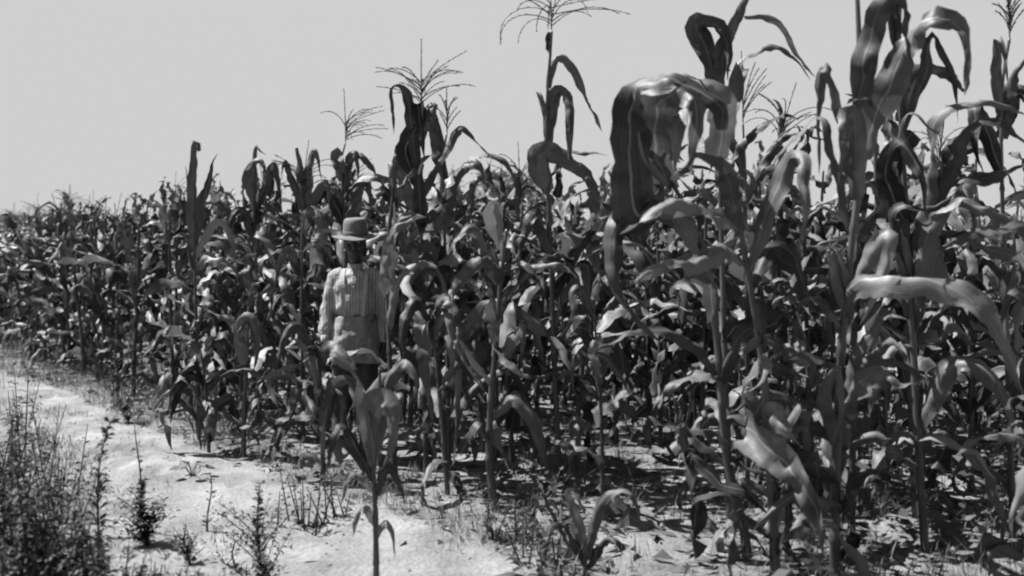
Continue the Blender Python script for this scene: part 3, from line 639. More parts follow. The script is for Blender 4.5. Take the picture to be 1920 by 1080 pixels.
hero('leafy corn plant whose bent tip leaves trail left over the left rows', [(488, 820), (484, 600), (478, 440), (474, 350)], 7.9, [
    L([(475, 380, 0), (476, 320, 0), (478, 274, 0), (488, 285, -.02), (500, 290, -.03)], 18, (10, 10, 30, 40)),
    L([(475, 390, 0), (466, 340, -.02), (470, 310, -.04), (490, 300, -.06), (500, 330, -.06)], 30, (10, 10, 20, 20)),
    L([(476, 400, 0), (500, 340, -.02), (512, 310, -.04), (522, 340, -.06), (528, 390, -.06)], 26, (20, 20, 20, 10)),
    L([(478, 470, 0), (486, 430, -.08), (500, 450, -.12), (515, 500, -.14), (528, 535, -.14)], 26, (30, 10, 0, 0), pale=True),
    L([(480, 460, 0), (460, 400, 0), (440, 400, -.05), (425, 450, -.06)], 26, (30, 20, 20))], r0=0.019, n_gen=8, gen=(.1, .85))

hero('bushy topped corn plant with many ragged upright leaves left of the person', [(568, 830), (566, 600), (566, 450), (570, 370)], 7.5, [
    L([(569, 400, 0), (562, 330, 0), (556, 278, 0), (562, 290, -.02)], 28, (10, 10, 20), ragged=.3),
    L([(570, 400, 0), (578, 330, 0), (586, 282, 0), (596, 300, -.02), (604, 340, -.03)], 26, (10, 20, 20, 20)),
    L([(569, 390, 0), (545, 330, -.02), (535, 300, -.03), (528, 330, -.05)], 24, (20, 20, 20)),
    L([(568, 430, 0), (590, 370, -.03), (612, 340, -.05), (620, 390, -.06)], 30, (30, 20, 10)),
    L([(568, 440, 0), (578, 400, -.08), (600, 405, -.12), (604, 450, -.12), (575, 470, -.12)], 40, (30, 20, 10, 20), pale=True),
    L([(566, 520, 0), (545, 470, -.05), (525, 490, -.06), (515, 540, -.06)], 28, (30, 20, 10))], r0=0.019, n_gen=8, gen=(.1, .85), tassel=TASSELS[2])

hero('pale stemmed short corn plant with one dark folded leaf at the sand edge', [(456, 865), (458, 760), (464, 660), (466, 575)], 6.9, [
    L([(463, 700, 0), (452, 650, -.05), (456, 600, -.08), (478, 605, -.1), (484, 650, -.1), (472, 700, -.1)], 36, (10, 0, 10, 10, 0), fold=.3, lit=-1),
    L([(466, 600, 0), (475, 560, -.03), (490, 565, -.05), (495, 620, -.05)], 26, (20, 10, 10)),
    L([(464, 640, 0), (430, 600, -.05), (405, 590, -.08), (380, 575, -.08)], 28, (50, 50, 40), ruf=.14, pale=True),
    L([(464, 650, 0), (500, 600, -.02), (520, 560, -.05), (540, 545, -.05)], 18, (50, 50, 50))], r0=0.021, n_gen=5, gen=(.5, 1.0), nodes=6)

hero('small crumpled corn plant with pale curled leaves at the left field edge', [(392, 850), (388, 760), (380, 680), (372, 640)], 7.05, [
    L([(378, 680, 0), (365, 640, -.05), (345, 655, -.1), (335, 675, -.1)], 26, (40, 40, 40), dry=True, ruf=.25),
    L([(380, 690, 0), (395, 640, -.05), (415, 650, -.08), (425, 690, -.08)], 26, (40, 30, 20), ruf=.25, dry=True),
    L([(386, 750, 0), (375, 790, -.1), (372, 820, -.12), (378, 845, -.12)], 24, (20, 10, 10)),
    L([(386, 750, 0), (400, 780, -.1), (402, 820, -.12)], 22, (20, 10, 10)),
    L([(384, 720, 0), (350, 700, -.05), (325, 730, -.08), (300, 750, -.08)], 24, (40, 30, 30), ruf=.2),
    L([(384, 720, 0), (420, 700, -.05), (450, 740, -.08)], 24, (40, 30, 20))], r0=0.014, n_gen=5, gen=(.3, 1.0), nodes=5)

hero('low young corn plant with arching leaves on the sand at the bottom', [(1098, 1080), (1096, 1040), (1094, 1000)], 4.58, [
    L([(1098, 1050, 0), (1080, 980, -.02), (1065, 930, -.04), (1078, 925, -.06), (1098, 970, -.08)], 38, (20, 10, 20, 20), pale=True),
    L([(1100, 1050, 0), (1112, 980, -.02), (1130, 935, -.05), (1165, 918, -.08), (1192, 940, -.1), (1200, 990, -.1)], 34, (20, 20, 40, 40, 20)),
    L([(1098, 1060, 0), (1070, 1000, -.05), (1050, 985, -.1), (1030, 1000, -.12)], 26, (40, 40, 40)),
    L([(1100, 1065, 0), (1125, 1020, -.05), (1150, 1010, -.1), (1170, 1040, -.12)], 30, (40, 40, 40)),
    L([(1096, 1060, 0), (1060, 1010, .05), (1010, 910, .1), (990, 905, .1)], 18, (50, 50, 50))], r0=0.014, n_gen=0, nodes=4)

hero('thin corn plant bearing pale forked leaves right of the middle', [(1130, 935), (1128, 800), (1122, 700), (1112, 560)], 5.8, [
    L([(1126, 800, 0), (1100, 800, -.05), (1075, 770, -.08), (1048, 760, -.08)], 22, (30, 40, 40)),
    L([(1128, 830, 0), (1155, 800, -.05), (1185, 795, -.08), (1200, 790, -.08)], 18, (40, 40, 40), dry=True),
    L([(1122, 720, 0), (1110, 660, -.05), (1125, 630, -.08), (1165, 625, -.1), (1185, 620, -.1)], 34, (40, 40, 50, 50), pale=True),
    L([(1122, 730, 0), (1112, 670, -.05), (1135, 670, -.1), (1165, 710, -.12), (1185, 750, -.12)], 26, (30, 20, 10, 10), pale=True),
    L([(1116, 600, 0), (1090, 540, -.03), (1070, 560, -.05), (1100, 640, -.08)], 30, (30, 10, 0))], r0=0.016, n_gen=6, gen=(.4, 1.0))

# ------------------------------------------------------------------ the rest of the field: rows running away to the left
U0 = Vector((-0.083, 5.69)); DU = Vector((-0.625, 0.781)); DN = Vector((0.781, 0.625))
HEROXY = [(o.location.x, o.location.y) for o in COL.objects if o.name.startswith('corn_plant')]
PX, PD = 666, 6.95
person_xy = ((PX - 960) / F * PD, PD)
plants, far = [], []
for row in range(0, 26):
    u = -5.0
    while u < 60:
        u += U(0.25, 0.38)
        p = U0 + DU * (u + R.gauss(0, .05)) + DN * (row * 0.80 + R.gauss(0, 0.07))
        x, y = p.x, p.y
        if y < 3.2 or abs(x) / y > 0.56: continue
        if row == 0 and any((x - a) ** 2 + (y - b) ** 2 < 0.30 ** 2 for a, b in HEROXY): continue
        if y < 5.0 and x / y > .07 or y < 5.6 and -.06 < x / y < .1: continue
        if y < 6.4 and .06 < x / y < .19: continue
        if any((x - a) ** 2 + (y - b) ** 2 < 0.2 ** 2 for a, b in HEROXY): continue
        if (x - person_xy[0]) ** 2 + (y - person_xy[1]) ** 2 < 0.45 ** 2: continue
        if abs(x / y - person_xy[0] / PD) < 0.075 and y < PD + .15: continue
        (plants if (row <= 4 and u < 8.5) or (row <= 2 and u < 17) else far).append((row, u, x, y))
plants.sort(key=lambda q: q[3]); far += plants[262:]; plants = plants[:262]
ZONES = (
    (lambda r, u, px: px < 330, 'corn plant in the inner far rows at the left above the path', 'far left corn rows'),
    (lambda r, u, px: px < 600 and r == 0, 'front row corn plant at the left edge of the field beside the path', 'left front row corn'),
    (lambda r, u, px: px < 600, 'corn plant standing behind the front row left of the person', 'left inner row corn'),
    (lambda r, u, px: px < 1120 and r == 0, 'leafy front row corn plant between the person and the hooked leaf', 'middle front row corn'),
    (lambda r, u, px: px < 1120, 'corn plant in the shaded rows behind the middle front row', 'middle inner row corn'),
    (lambda r, u, px: r <= 1, 'dark corn plant crowding the nearest rows on the right', 'right near row corn'),
    (lambda r, u, px: True, 'corn plant deep in the shade behind the right foreground plants', 'right inner row corn'))
LM = [(372, 'the plant with two broad upright leaves'), (488, 'the plant with trailing tip leaves'), (568, 'the bushy topped plant'), (660, 'the person'), (790, 'the star tassel'), (930, 'the pale bare stalk'), (1034, 'the tallest drooping tassel'), (1245, 'the hooked leaf'), (1390, 'the bare spiky tassel'), (1610, 'the two broad upright leaves'), (1893, 'the bushy right edge tassel')]
ORD = ['first', 'second', 'third', 'fourth', 'fifth', 'sixth', 'seventh', 'eighth', 'ninth', 'tenth', 'eleventh', 'twelfth']
NUM = ORD + ['thirteenth', 'fourteenth', 'fifteenth', 'sixteenth', 'seventeenth', 'eighteenth', 'nineteenth', 'twentieth'] + ['twenty-' + q for q in ORD[:9]] + ['thirtieth'] + ['thirty-' + q for q in ORD[:9]] + ['fortieth'] + ['forty-' + q for q in ORD[:9]] + ['fiftieth'] + ['fifty-' + q for q in ORD[:9]]
UNIQUE, cnts = {}, {}
for row, u, x, y in sorted(plants, key=lambda q: q[2] / q[3]):
    px = 960 + F * x / y
    if px < 372 and px > -20 and row == 0:
        c0 = cnts.get('fl', 0); cnts['fl'] = c0 + 1; UNIQUE[(x, y)] = '%s front row corn plant from the left edge of the photo' % (NUM[c0])
        continue
    if row > 1 or px < 372 or px > 1930: continue
    m = [n for a, n in LM if a <= px][-1]; kk = (row, m); cnts[kk] = cnts.get(kk, 0) + 1
    UNIQUE[(x, y)] = '%s %s corn plant to the right of %s' % (ORD[min(11, cnts[kk] - 1)], ('front row', 'second row')[row], m)
for row, u, x, y in plants:
    px = 960 + F * x / y
    h = 1.62 + R.gauss(0, 0.10)
    if px < 330: h = 1.44 + 0.26 * max(0, px) / 330 + R.gauss(0, 0.11)
    if 390 < px < 720: h += 0.17
    if px > 1150: h += 0.08
    if px > 1350: h += 0.14
    if row == 0: h -= 0.12
    for test, lab, grp in ZONES:
        if test(row, u, px): break
    lab = UNIQUE.get((x, y), lab)
    corn_plant(x, y, h, lab, grp, n_leaves=16 if y < 9 else 14, tassel=R.random() < (0.35 if px < 330 else 0.07), sc=1.08 if px > 330 else 1.0)

# the rest of the crop beyond: one mass
LOW = []
for i in range(24):
    r = random.Random(900 + i); S, LAT, Ln = rand_spine(r, R.choice(('mid', 'mid', 'flat', 'droop', 'top')), 7)
    v, f, uv = blade(S, LAT, r.uniform(.07, .10), 3, .3, .1, 2, i, raw=True)
    LOW.append((np.array([tuple(q) for q in v]), np.array(f), np.array(uv)))
AV, AF, AU, off = [], [], [], 0
for row, u, x, y in far:
    if y > 45 and R.random() < 0.4: continue
    h = 1.38 + R.gauss(0, 0.1); az0 = U(0, 6.28); g = gh(x, y)
    for k in range(10):
        v, f, uv = R.choice(LOW); a = az0 + (math.pi if k % 2 else 0) + R.gauss(0, .5); s = U(.8, 1.1)
        c, sn = math.cos(a), math.sin(a); rot = np.array([[c, -sn, 0], [sn, c, 0], [0, 0, 1]])
        AV.append((v * s) @ rot.T + np.array([x, y, g + h * (0.12 + 0.086 * k)])); AF.append(f + off); AU.append(uv); off += len(v)
    sv = np.array([[x + q * math.cos(t), y + q * math.sin(t), g + z] for z, q in ((0, .018), (h, .008)) for t in (0, 2.1, 4.2)])
    AV.append(sv); AU.append(np.full((6, 2), 0.2)); AF.append(np.array([[0, 1, 4, 3], [1, 2, 5, 4], [2, 0, 3, 5]]) + off); off += 6
far_me = mesh_from('corn_field', np.vstack(AV), np.vstack(AF).tolist(), M_LEAF, np.vstack(AU))
tag(link('corn_field', far_me), 'mass of distant corn rows reaching to the skyline', 'corn', kind='stuff')

# ------------------------------------------------------------------ far trees
def tree(px, py_top, Y, width, label, seed, n=1500):
    r = random.Random(seed); x = (px - 960) / F * Y; H = CAM_H - (py_top - HOR) / F * Y
    root = empty('tree', (x, Y, 0)); tag(root, label, 'tree', 'trees on the skyline')
    mb = MB(); pts = [Vector((0.05 * H * math.sin(3 * t), 0, H * 0.7 * t)) for t in np.linspace(0, 1, 7)]
    mb.tube(pts, [H * 0.035 * (1 - .75 * i / 6) for i in range(7)], 7)
    tips = []
    for k in range(9):
        a = k * 2.4; p = pts[3 + k % 4]; e = p + Vector((math.cos(a) * width * .38, math.sin(a) * width * .38, H * r.uniform(.08, .25)))
        mb.tube([p, p.lerp(e, .5) + Vector((0, 0, .02 * H)), e], [H * .012, H * .008, H * .004], 5); tips.append(e)
    link('trunk', mb.mesh('trunk', M_BARK), root)
    mb = MB(); cl = [(t, r.uniform(.5, 1.0)) for t in tips] + [(Vector((r.gauss(0, width * .2), r.gauss(0, width * .2), H * r.uniform(.45, .9))), r.uniform(.5, 1)) for _ in range(9)]
    for i in range(n):
        c, s = r.choice(cl); d = Vector((r.gauss(0, 1), r.gauss(0, 1), r.gauss(0, .8))).normalized() * (r.random() ** .4) * width * .2 * s
        p = c + d; p.z = min(p.z, H * r.uniform(.94, 1.0)); q = width * r.uniform(.015, .035)
        a = Vector((r.gauss(0, 1), r.gauss(0, 1), r.gauss(0, 1))).normalized(); b = a.orthogonal().normalized()
        mb.poly([p - a * q, p + b * q * .6, p + a * q, p - b * q * .6])
    link('crown', mb.mesh('crown', M_TREE, False), root)
tree(945, 322, 60, 5.0, 'round grey tree far behind the corn in the middle', 1, 3500)
tree(112, 402, 160, 7.5, 'low dark tree on the far left skyline', 2, 900)
tree(62, 404, 170, 7.0, 'leftmost tree on the skyline', 3, 900)
tree(165, 408, 165, 5.0, 'small tree low over the far left corn rows', 4, 700)
tree(20, 402, 150, 6.0, 'broad low tree in the left corner of the skyline', 5, 900)

# ------------------------------------------------------------------ weeds on the sand
def weed(px, basepy, toppy, label, style, seed, curve=0.0, width=0.12, n=120, group=None):
    r = random.Random(seed); Y = depth_of(basepy); b = P(px, basepy, Y); b.z = gh(b.x, b.y) - 0.01
    H = CAM_H - (toppy - HOR) / F * Y - b.z
    root = empty('weed', b); tag(root, label, 'weed', group)
    sm, fm = MB(), MB(); p1 = r.uniform(0, 6)
    def leaf(p, d, l, w):
        q = d.cross(Vector((r.gauss(0, .3), r.gauss(0, .3), 1))).normalized() * w * .5
        m = p + d * l * .55 + Vector((0, 0, .1 * l)); e = p + d * l - Vector((0, 0, .2 * l))
        fm.poly([p, m + q, e, m - q], [(.5, 0), (1, .5), (.5, 1), (0, .5)])
    def shoot(p0, pts, r0): sm.tube(pts, [r0 * (1 - .7 * i / len(pts)) for i in range(len(pts))], 5)
    if style in ('spike', 'bare', 'bush'):
        main = [Vector((curve * (t ** 3) * H + .012 * math.sin(5 * t + p1), .012 * math.sin(4 * t), H * t * (1 - .12 * abs(curve) * t))) for t in np.linspace(0, 1, 14)]
        shoot(None, main, .006)
        for i in range(n):
            t = r.uniform(.05, 1.0) if style != 'bare' else r.choice((r.uniform(.1, .3), r.uniform(.5, .9)))
            p = main[min(13, int(t * 13))].lerp(main[min(13, int(t * 13) + 1)], r.random()); a = r.uniform(0, 6.28)
            d = Vector((math.cos(a), math.sin(a), r.uniform(.1, .9))).normalized()
            leaf(p, d, r.uniform(.5, 1.0) * width * (1.15 - .6 * t), r.uniform(.008, .02))
        if style == 'bush':
            for k in range(20):
                a = r.uniform(0, 6.28); t0 = r.uniform(.08, .6); p = main[int(t0 * 13)]; l = H * r.uniform(.3, .6); pts = [p]
                for i in range(7): p = p + Vector((math.cos(a) * .75, math.sin(a) * .75, .85 - .05 * i)).normalized() * l / 7; pts.append(p)
                shoot(None, pts, .003)
                for i in range(n // 5):
                    q = pts[r.randint(1, 7)] + Vector((r.gauss(0, .01), r.gauss(0, .01), r.gauss(0, .02))); b2 = r.uniform(0, 6.28)
                    leaf(q, Vector((math.cos(b2), math.sin(b2), r.uniform(-.1, .8))).normalized(), r.uniform(.015, .045), r.uniform(.006, .014))
    elif style == 'clump':
        for k in range(9):
            a = r.uniform(0, 6.28); l = H * r.uniform(.6, 1.05); p = Vector((r.gauss(0, .06), r.gauss(0, .06), 0)); pts = [p]; lean = r.uniform(.05, .45)
            for i in range(9): p = p + Vector((math.cos(a) * lean, math.sin(a) * lean, 1)).normalized() * l / 9; pts.append(p)
            shoot(None, pts, .005)
            for i in range(n // 3):
                t = r.uniform(.1, 1); q = pts[int(t * 9)].lerp(pts[max(0, int(t * 9) - 1)], r.random()); b2 = r.uniform(0, 6.28)
                leaf(q, Vector((math.cos(b2), math.sin(b2), r.uniform(-.2, .7))).normalized(), r.uniform(.02, .065), r.uniform(.006, .018))
    elif style == 'broad':
        for k in range(5):
            a = k * 1.3 + r.uniform(-.2, .2); l = r.uniform(.6, 1.0) * width; pts = [Vector((0, 0, 0)), Vector((math.cos(a) * l * .5, math.sin(a) * l * .5, H * .8)), Vector((math.cos(a) * l, math.sin(a) * l, H * .75))]
            shoot(None, pts, .005); c = pts[-1]; d = Vector((math.cos(a), math.sin(a), -.1)); s = Vector((-d.y, d.x, 0)); w = width * .42
            ring = [c - d * w * .1, c - d * w * .35 + s * w * .45, c + s * w * .75 + d * w * .2, c + s * w * .6 + d * w * .7, c + d * w * 1.25, c - s * w * .6 + d * w * .7, c - s * w * .75 + d * w * .2, c - d * w * .35 - s * w * .45]
            tl = r.uniform(-.5, .7); fm.poly([v + Vector((0, 0, r.uniform(-.01, .015) + tl * (v - c).dot(d))) for v in ring])
    link('stem', sm.mesh('stem', M_WSTEM), root); link('foliage', fm.mesh('foliage', M_WEED, False), root)
    return root
weed(178, 1120, 785, 'tall dark weed whose thin top bends to the right over the sand', 'spike', 1, curve=.10, width=.10, n=210)
weed(258, 1000, 795, 'thin bare weed stem above the bushy weed on the path', 'bare', 2, width=.05, n=16)
weed(268, 1025, 900, 'rounded bushy grey weed on the sand left of the path', 'bush', 3, width=.07, n=190)
weed(488, 1125, 905, 'feathery weed standing alone at the bottom between the path and corn', 'bush', 4, width=.06, n=150)
weed(392, 1000, 885, 'slender weed with small paired leaves on the bright sand', 'bare', 5, width=.06, n=22)
weed(362, 900, 868, 'low broad leaved weed lying dark on the bright path', 'broad', 6, width=.10)
weed(440, 1078, 1010, 'tiny sprig of weed low on the sand near the feathery weed', 'bare', 7, width=.05, n=14)
weed(350, 1060, 985, 'little ragged weed between the bushy and the feathery weed', 'bush', 8, width=.05, n=30)
weed(240, 790, 715, 'dark scrubby weed at the bend of the path', 'bush', 9, width=.08, n=90)
weed(215, 750, 640, 'thin grey weed by the far bend of the path', 'bush', 10, width=.06, n=60)
weed(560, 985, 880, 'leafy dark weed at the foot of the front corn row', 'clump', 12, n=36)
weed(620, 975, 890, 'low dark weed left of the lone short corn plant', 'clump', 13, n=32)
weed(950, 1010, 930, 'dark weed at the foot of the pale stalk', 'clump', 14, n=70)
weed(1010, 1060, 960, 'spreading weed left of the young corn plant', 'clump', 15, n=40)
k = 0
CL = [(-8, 1190, 770), (40, 1180, 800), (85, 1160, 850), (15, 1075, 690), (55, 1060, 760), (-15, 980, 700), (110, 1200, 900), (140, 1180, 960), (60, 1230, 900), (0, 1250, 880), (30, 930, 690), (95, 1010, 800), (200, 1220, 1000), (300, 1200, 1030)]
for i, (px, by, ty) in enumerate(sorted(CL)):
    weed(px, by, ty, 'dark weed in the lower left thicket, %s from its left end' % ['leftmost', 'second', 'third', 'fourth', 'fifth', 'sixth', 'seventh', 'eighth', 'ninth', 'tenth', 'eleventh', 'twelfth', 'thirteenth', 'last'][i], 'clump', 40 + i, n=230, group='weed thicket at lower left')

# ------------------------------------------------------------------ grass, small weeds and litter: uncountable
def in_path(x, y):
    return min((x - c.x) ** 2 + (y - c.y) ** 2 - (c.z * 0.85) ** 2 for c in cl[::4]) < 0
def field_n(x, y): return (Vector((x, y)) - U0).dot(DN)
gm = MB(); r = random.Random(5)
def tuft(x, y, n, h, sp):
    z = gh(x, y) - .004
    for _ in range(n):
        a = r.uniform(0, 6.28); l = h * r.uniform(.5, 1.2); p = Vector((x + r.gauss(0, sp), y + r.gauss(0, sp), z)); w = r.uniform(.002, .0045)
        d = Vector((math.cos(a), math.sin(a), 0)); s = Vector((-d.y, d.x, 0)) * w; k1 = r.uniform(.1, 1.3); l *= r.uniform(.6, 1.25) / (1 + .3 * k1)
        gm.poly([p - s, p + d * l * k1 * .4 + Vector((0, 0, l * .6)) - s * .7, p + d * l * k1 + Vector((0, 0, l)), p + d * l * k1 * .4 + Vector((0, 0, l * .6)) + s * .7], [(0, 0), (0, .6), (.5, 1), (1, .6)])
cnt = 0
while cnt < 4200:
    y = r.uniform(3.6, 15); x = r.uniform(-.55, .55) * y; fn = field_n(x, y)
    if in_path(x, y) and r.random() < .93: continue
    if .055 < x / y < .2 and y < 6.6 and r.random() < .75: continue
    dens = mnoise.noise(Vector((x * 1.1, y * 1.1, 12))) + (.28 if fn > -.5 else (.35 if x < -.38 * y else -.25))
    cnt += 1
    if dens < r.uniform(-.2, .25): continue
    tuft(x, y, r.randint(7, 16), r.uniform(.04, .16) if fn < .2 else r.uniform(.05, .22), .035)
for _ in range(1500):
    y = r.uniform(3.7, 9); x = r.uniform(-.5, -.02) * y
    if field_n(x, y) > .2 or mnoise.noise(Vector((x * 2.1, y * 2.1, 5))) < (.28 if in_path(x, y) else .02): continue
    tuft(x, y, r.randint(4, 10), r.uniform(.03, .10), .05)
for _ in range(900):
    u_, n_ = r.uniform(2.2, 14), r.uniform(-.9, .5); q_ = U0 + DU * u_ + DN * n_
    if in_path(q_.x, q_.y): continue
    tuft(q_.x, q_.y, r.randint(6, 14), r.uniform(.06, .26), .05)
tag(link('grass', gm.mesh('grass', M_GRASS, False)), 'sparse dry grass growing on the sand and under the corn', 'grass', kind='stuff')
um = MB(); cnt = 0
while cnt < 8500:
    y = r.uniform(3.7, 12); x = r.uniform(-.5, .55) * y; fn = field_n(x, y); right = x / y > .18
    if fn < -.75 or in_path(x, y) or (.05 < x / y < .22 and y < 6.8 and r.random() < .9): continue
    nz = mnoise.noise(Vector((x * 1.4, y * 1.4, 40)))
    if nz < (-.05 if right else .12 if fn < .3 else .2): cnt += .3; continue
    cnt += 1; z = gh(x, y) + (.02 + .30 * r.random() ** 2.2) * (1.2 if right else .8); l = r.uniform(.025, .085); w = l * r.uniform(.25, .6)
    a = r.uniform(0, 6.28); d = Vector((math.cos(a), math.sin(a), r.gauss(0, .45))).normalized(); s_ = d.cross(Vector((r.gauss(0, .5), r.gauss(0, .5), 1))).normalized(); p = Vector((x, y, z))
    um.poly([p, p + d * l * .45 + s_ * w * .5, p + d * l, p + d * l * .45 - s_ * w * .5], [(.5, 0), (1, .5), (.5, 1), (0, .5)])
tag(link('undergrowth', um.mesh('undergrowth', M_WEED, False)), 'low tangled weeds growing on the soil under the corn', 'weeds', kind='stuff')
lm = MB(); cnt = 0
while cnt < 4200:
    y = r.uniform(3.6, 13); x = r.uniform(-.55, .55) * y; fn = field_n(x, y)
    if fn < -.7 and r.random() < .85: continue
    if in_path(x, y) and r.random() < .9: continue
    cnt += 1; z = gh(x, y) + .006; a = r.uniform(0, 6.28); big = r.random() < .07 and fn > -.2; l = r.uniform(.16, .34) if big else r.uniform(.03, .16); w = r.uniform(.012, .024) if big else r.uniform(.006, .022); d = Vector((math.cos(a), math.sin(a), r.gauss(0, .12))); s = Vector((-d.y, d.x, r.gauss(0, .4))).normalized()
    p = Vector((x, y, z)); kz = r.uniform(.03, .13) if big else r.uniform(.0, .03)
    lm.poly([p, p + d * l * .4 + s * w + Vector((0, 0, kz)), p + d * l + Vector((0, 0, .005)), p + d * l * .4 - s * w + Vector((0, 0, kz * .4))], [(.5, 0), (1, .5), (.5, 1), (0, .5)])
tag(link('leaf_litter', lm.mesh('leaf_litter', M_LITTER, False)), 'dead corn leaf scraps lying on the soil', 'litter', kind='stuff')

cm_ = MB()
for _ in range(3800):
    y = r.uniform(3.7, 11); x = r.uniform(-.52, .52) * y; q = .004 + .016 * r.random() ** 4
    if in_path(x, y): q *= .6
    c = Vector((x, y, gh(x, y) + .006 + q * .2)); b = len(cm_.V)
    for d in ((1, 0, 0), (-1, 0, 0), (0, 1, 0), (0, -1, 0), (0, 0, .7), (0, 0, -.7)): cm_.V.append(c + Vector(d) * q * r.uniform(.6, 1.3)); cm_.uv.append((0, 0))
    for f in ((0, 2, 4), (2, 1, 4), (1, 3, 4), (3, 0, 4), (2, 0, 5), (1, 2, 5), (3, 1, 5), (0, 3, 5)): cm_.F.append(tuple(b + k for k in f))
tag(link('soil_clods', cm_.mesh('soil_clods', M_GROUND, False)), 'small clods of dry soil scattered on the sand', 'clods', kind='stuff')

# ------------------------------------------------------------------ the person among the corn
def shirt_material():
    m, nt, N, Lk = new_mat('striped_cotton')
    o = N('ShaderNodeOutputMaterial'); pb = N('ShaderNodeBsdfPrincipled'); tc = N('ShaderNodeTexCoord'); sx = N('ShaderNodeSeparateXYZ'); Lk(tc.outputs['Object'], sx.inputs[0])
    mu = N('ShaderNodeMath'); mu.operation = 'MULTIPLY'; mu.inputs[1].default_value = 6.283 / 0.026; Lk(sx.outputs[0], mu.inputs[0])
    si = N('ShaderNodeMath'); si.operation = 'SINE'; Lk(mu.outputs[0], si.inputs[0])
    r = N('ShaderNodeMapRange'); r.inputs[1].default_value = .1; r.inputs[2].default_value = .5; r.inputs[3].default_value = .19; r.inputs[4].default_value = .29; Lk(si.outputs[0], r.inputs[0])
    no = N('ShaderNodeTexNoise'); no.inputs['Scale'].default_value = 12; no.inputs['Detail'].default_value = 4; Lk(tc.outputs['Object'], no.inputs['Vector'])
    m2 = N('ShaderNodeMath'); m2.operation = 'MULTIPLY'; a2 = N('ShaderNodeMath'); a2.operation = 'ADD'; a2.inputs[1].default_value = .5; Lk(no.outputs[0], a2.inputs[0]); Lk(r.outputs[0], m2.inputs[0]); Lk(a2.outputs[0], m2.inputs[1])
    Lk(m2.outputs[0], pb.inputs['Base Color']); pb.inputs['Roughness'].default_value = .9; pb.inputs['Specular IOR Level'].default_value = .1
    bp = N('ShaderNodeBump'); bp.inputs['Strength'].default_value = .5; bp.inputs['Distance'].default_value = .02; Lk(no.outputs[0], bp.inputs['Height']); Lk(bp.outputs[0], pb.inputs['Normal']); Lk(pb.outputs[0], o.inputs[0])
    return m
M_SKIN = plain_material('skin', .02, .035, scale=20, rough=.5, spec=.4, bump=.05)
M_SHIRT = shirt_material()
M_PANTS = plain_material('worn_trouser_cloth', .025, .06, scale=9, rough=.9, spec=.1, bump=.6, dist=.02, stretch=(1, 1, .4))
M_SMOCK = plain_material('smock_cloth', .13, .24, scale=11, rough=.9, spec=.1, bump=.6, dist=.02, stretch=(1, 1, .25))
M_STRAW = plain_material('straw', .07, .16, scale=60, rough=.8, spec=.15, bump=.6, stretch=(1, 1, 3))
M_BAND = plain_material('hat_band', .06, .1, scale=30, rough=.9)
M_SHOE = plain_material('shoe_leather', .03, .06, scale=20, rough=.6)
M_HAIR = plain_material('hair', .012, .03, scale=40, rough=.6)
M_EYE = plain_material('eye', .35, .45, scale=4, rough=.2, spec=.5, bump=0)
M_STRAP = plain_material('suspender_webbing', .22, .30, scale=40, rough=.9)
def vlist(a): return [Vector(p) for p in a]
XS = .86; BODY_MAP = True
person = empty('person', (person_xy[0], person_xy[1], gh(*person_xy)), (0, 0, rad(4)), .86)
person.scale = (.86 * XS, .86, .86)
tag(person, 'person in wide brimmed hat and pale striped smock standing between the corn plants', 'person')
def remeshed(name, mb, mat, voxel, it, parent):
    me = mb.mesh(name, mat); o = link(name, me, parent)
    m = o.modifiers.new('remesh', 'REMESH'); m.mode = 'VOXEL'; m.voxel_size = voxel; m.use_smooth_shade = True
    s = o.modifiers.new('smooth', 'SMOOTH'); s.factor = .5; s.iterations = it
    return o
mb = MB()
mb.tube(vlist([(0, .01, .80), (0, .01, .90), (0, 0, 1.04), (0, 0, 1.20), (0, .01, 1.34), (0, .02, 1.40)]), [(.15, .10), (.165, .11), (.14, .10), (.155, .11), (.165, .10), (.09, .07)], 18)
mb.tube(vlist([(0, .02, 1.36), (0, .015, 1.43), (0, .0, 1.50)]), [.058, .052, .052], 14)
mb.ellipsoid((0, .005, 1.585), (.075, .095, .112), 20, 14); mb.ellipsoid((0, -.035, 1.505), (.050, .055, .045), 14, 9)      # skull, jaw
mb.ellipsoid((0, -.095, 1.560), (.016, .022, .020)); mb.tube(vlist([(0, -.085, 1.60), (0, -.098, 1.565)]), [.011, .014], 8)  # nose
mb.ellipsoid((0, -.083, 1.615), (.052, .014, .010)); mb.ellipsoid((0, -.083, 1.524), (.026, .012, .007)); mb.ellipsoid((0, -.083, 1.512), (.022, .012, .007))
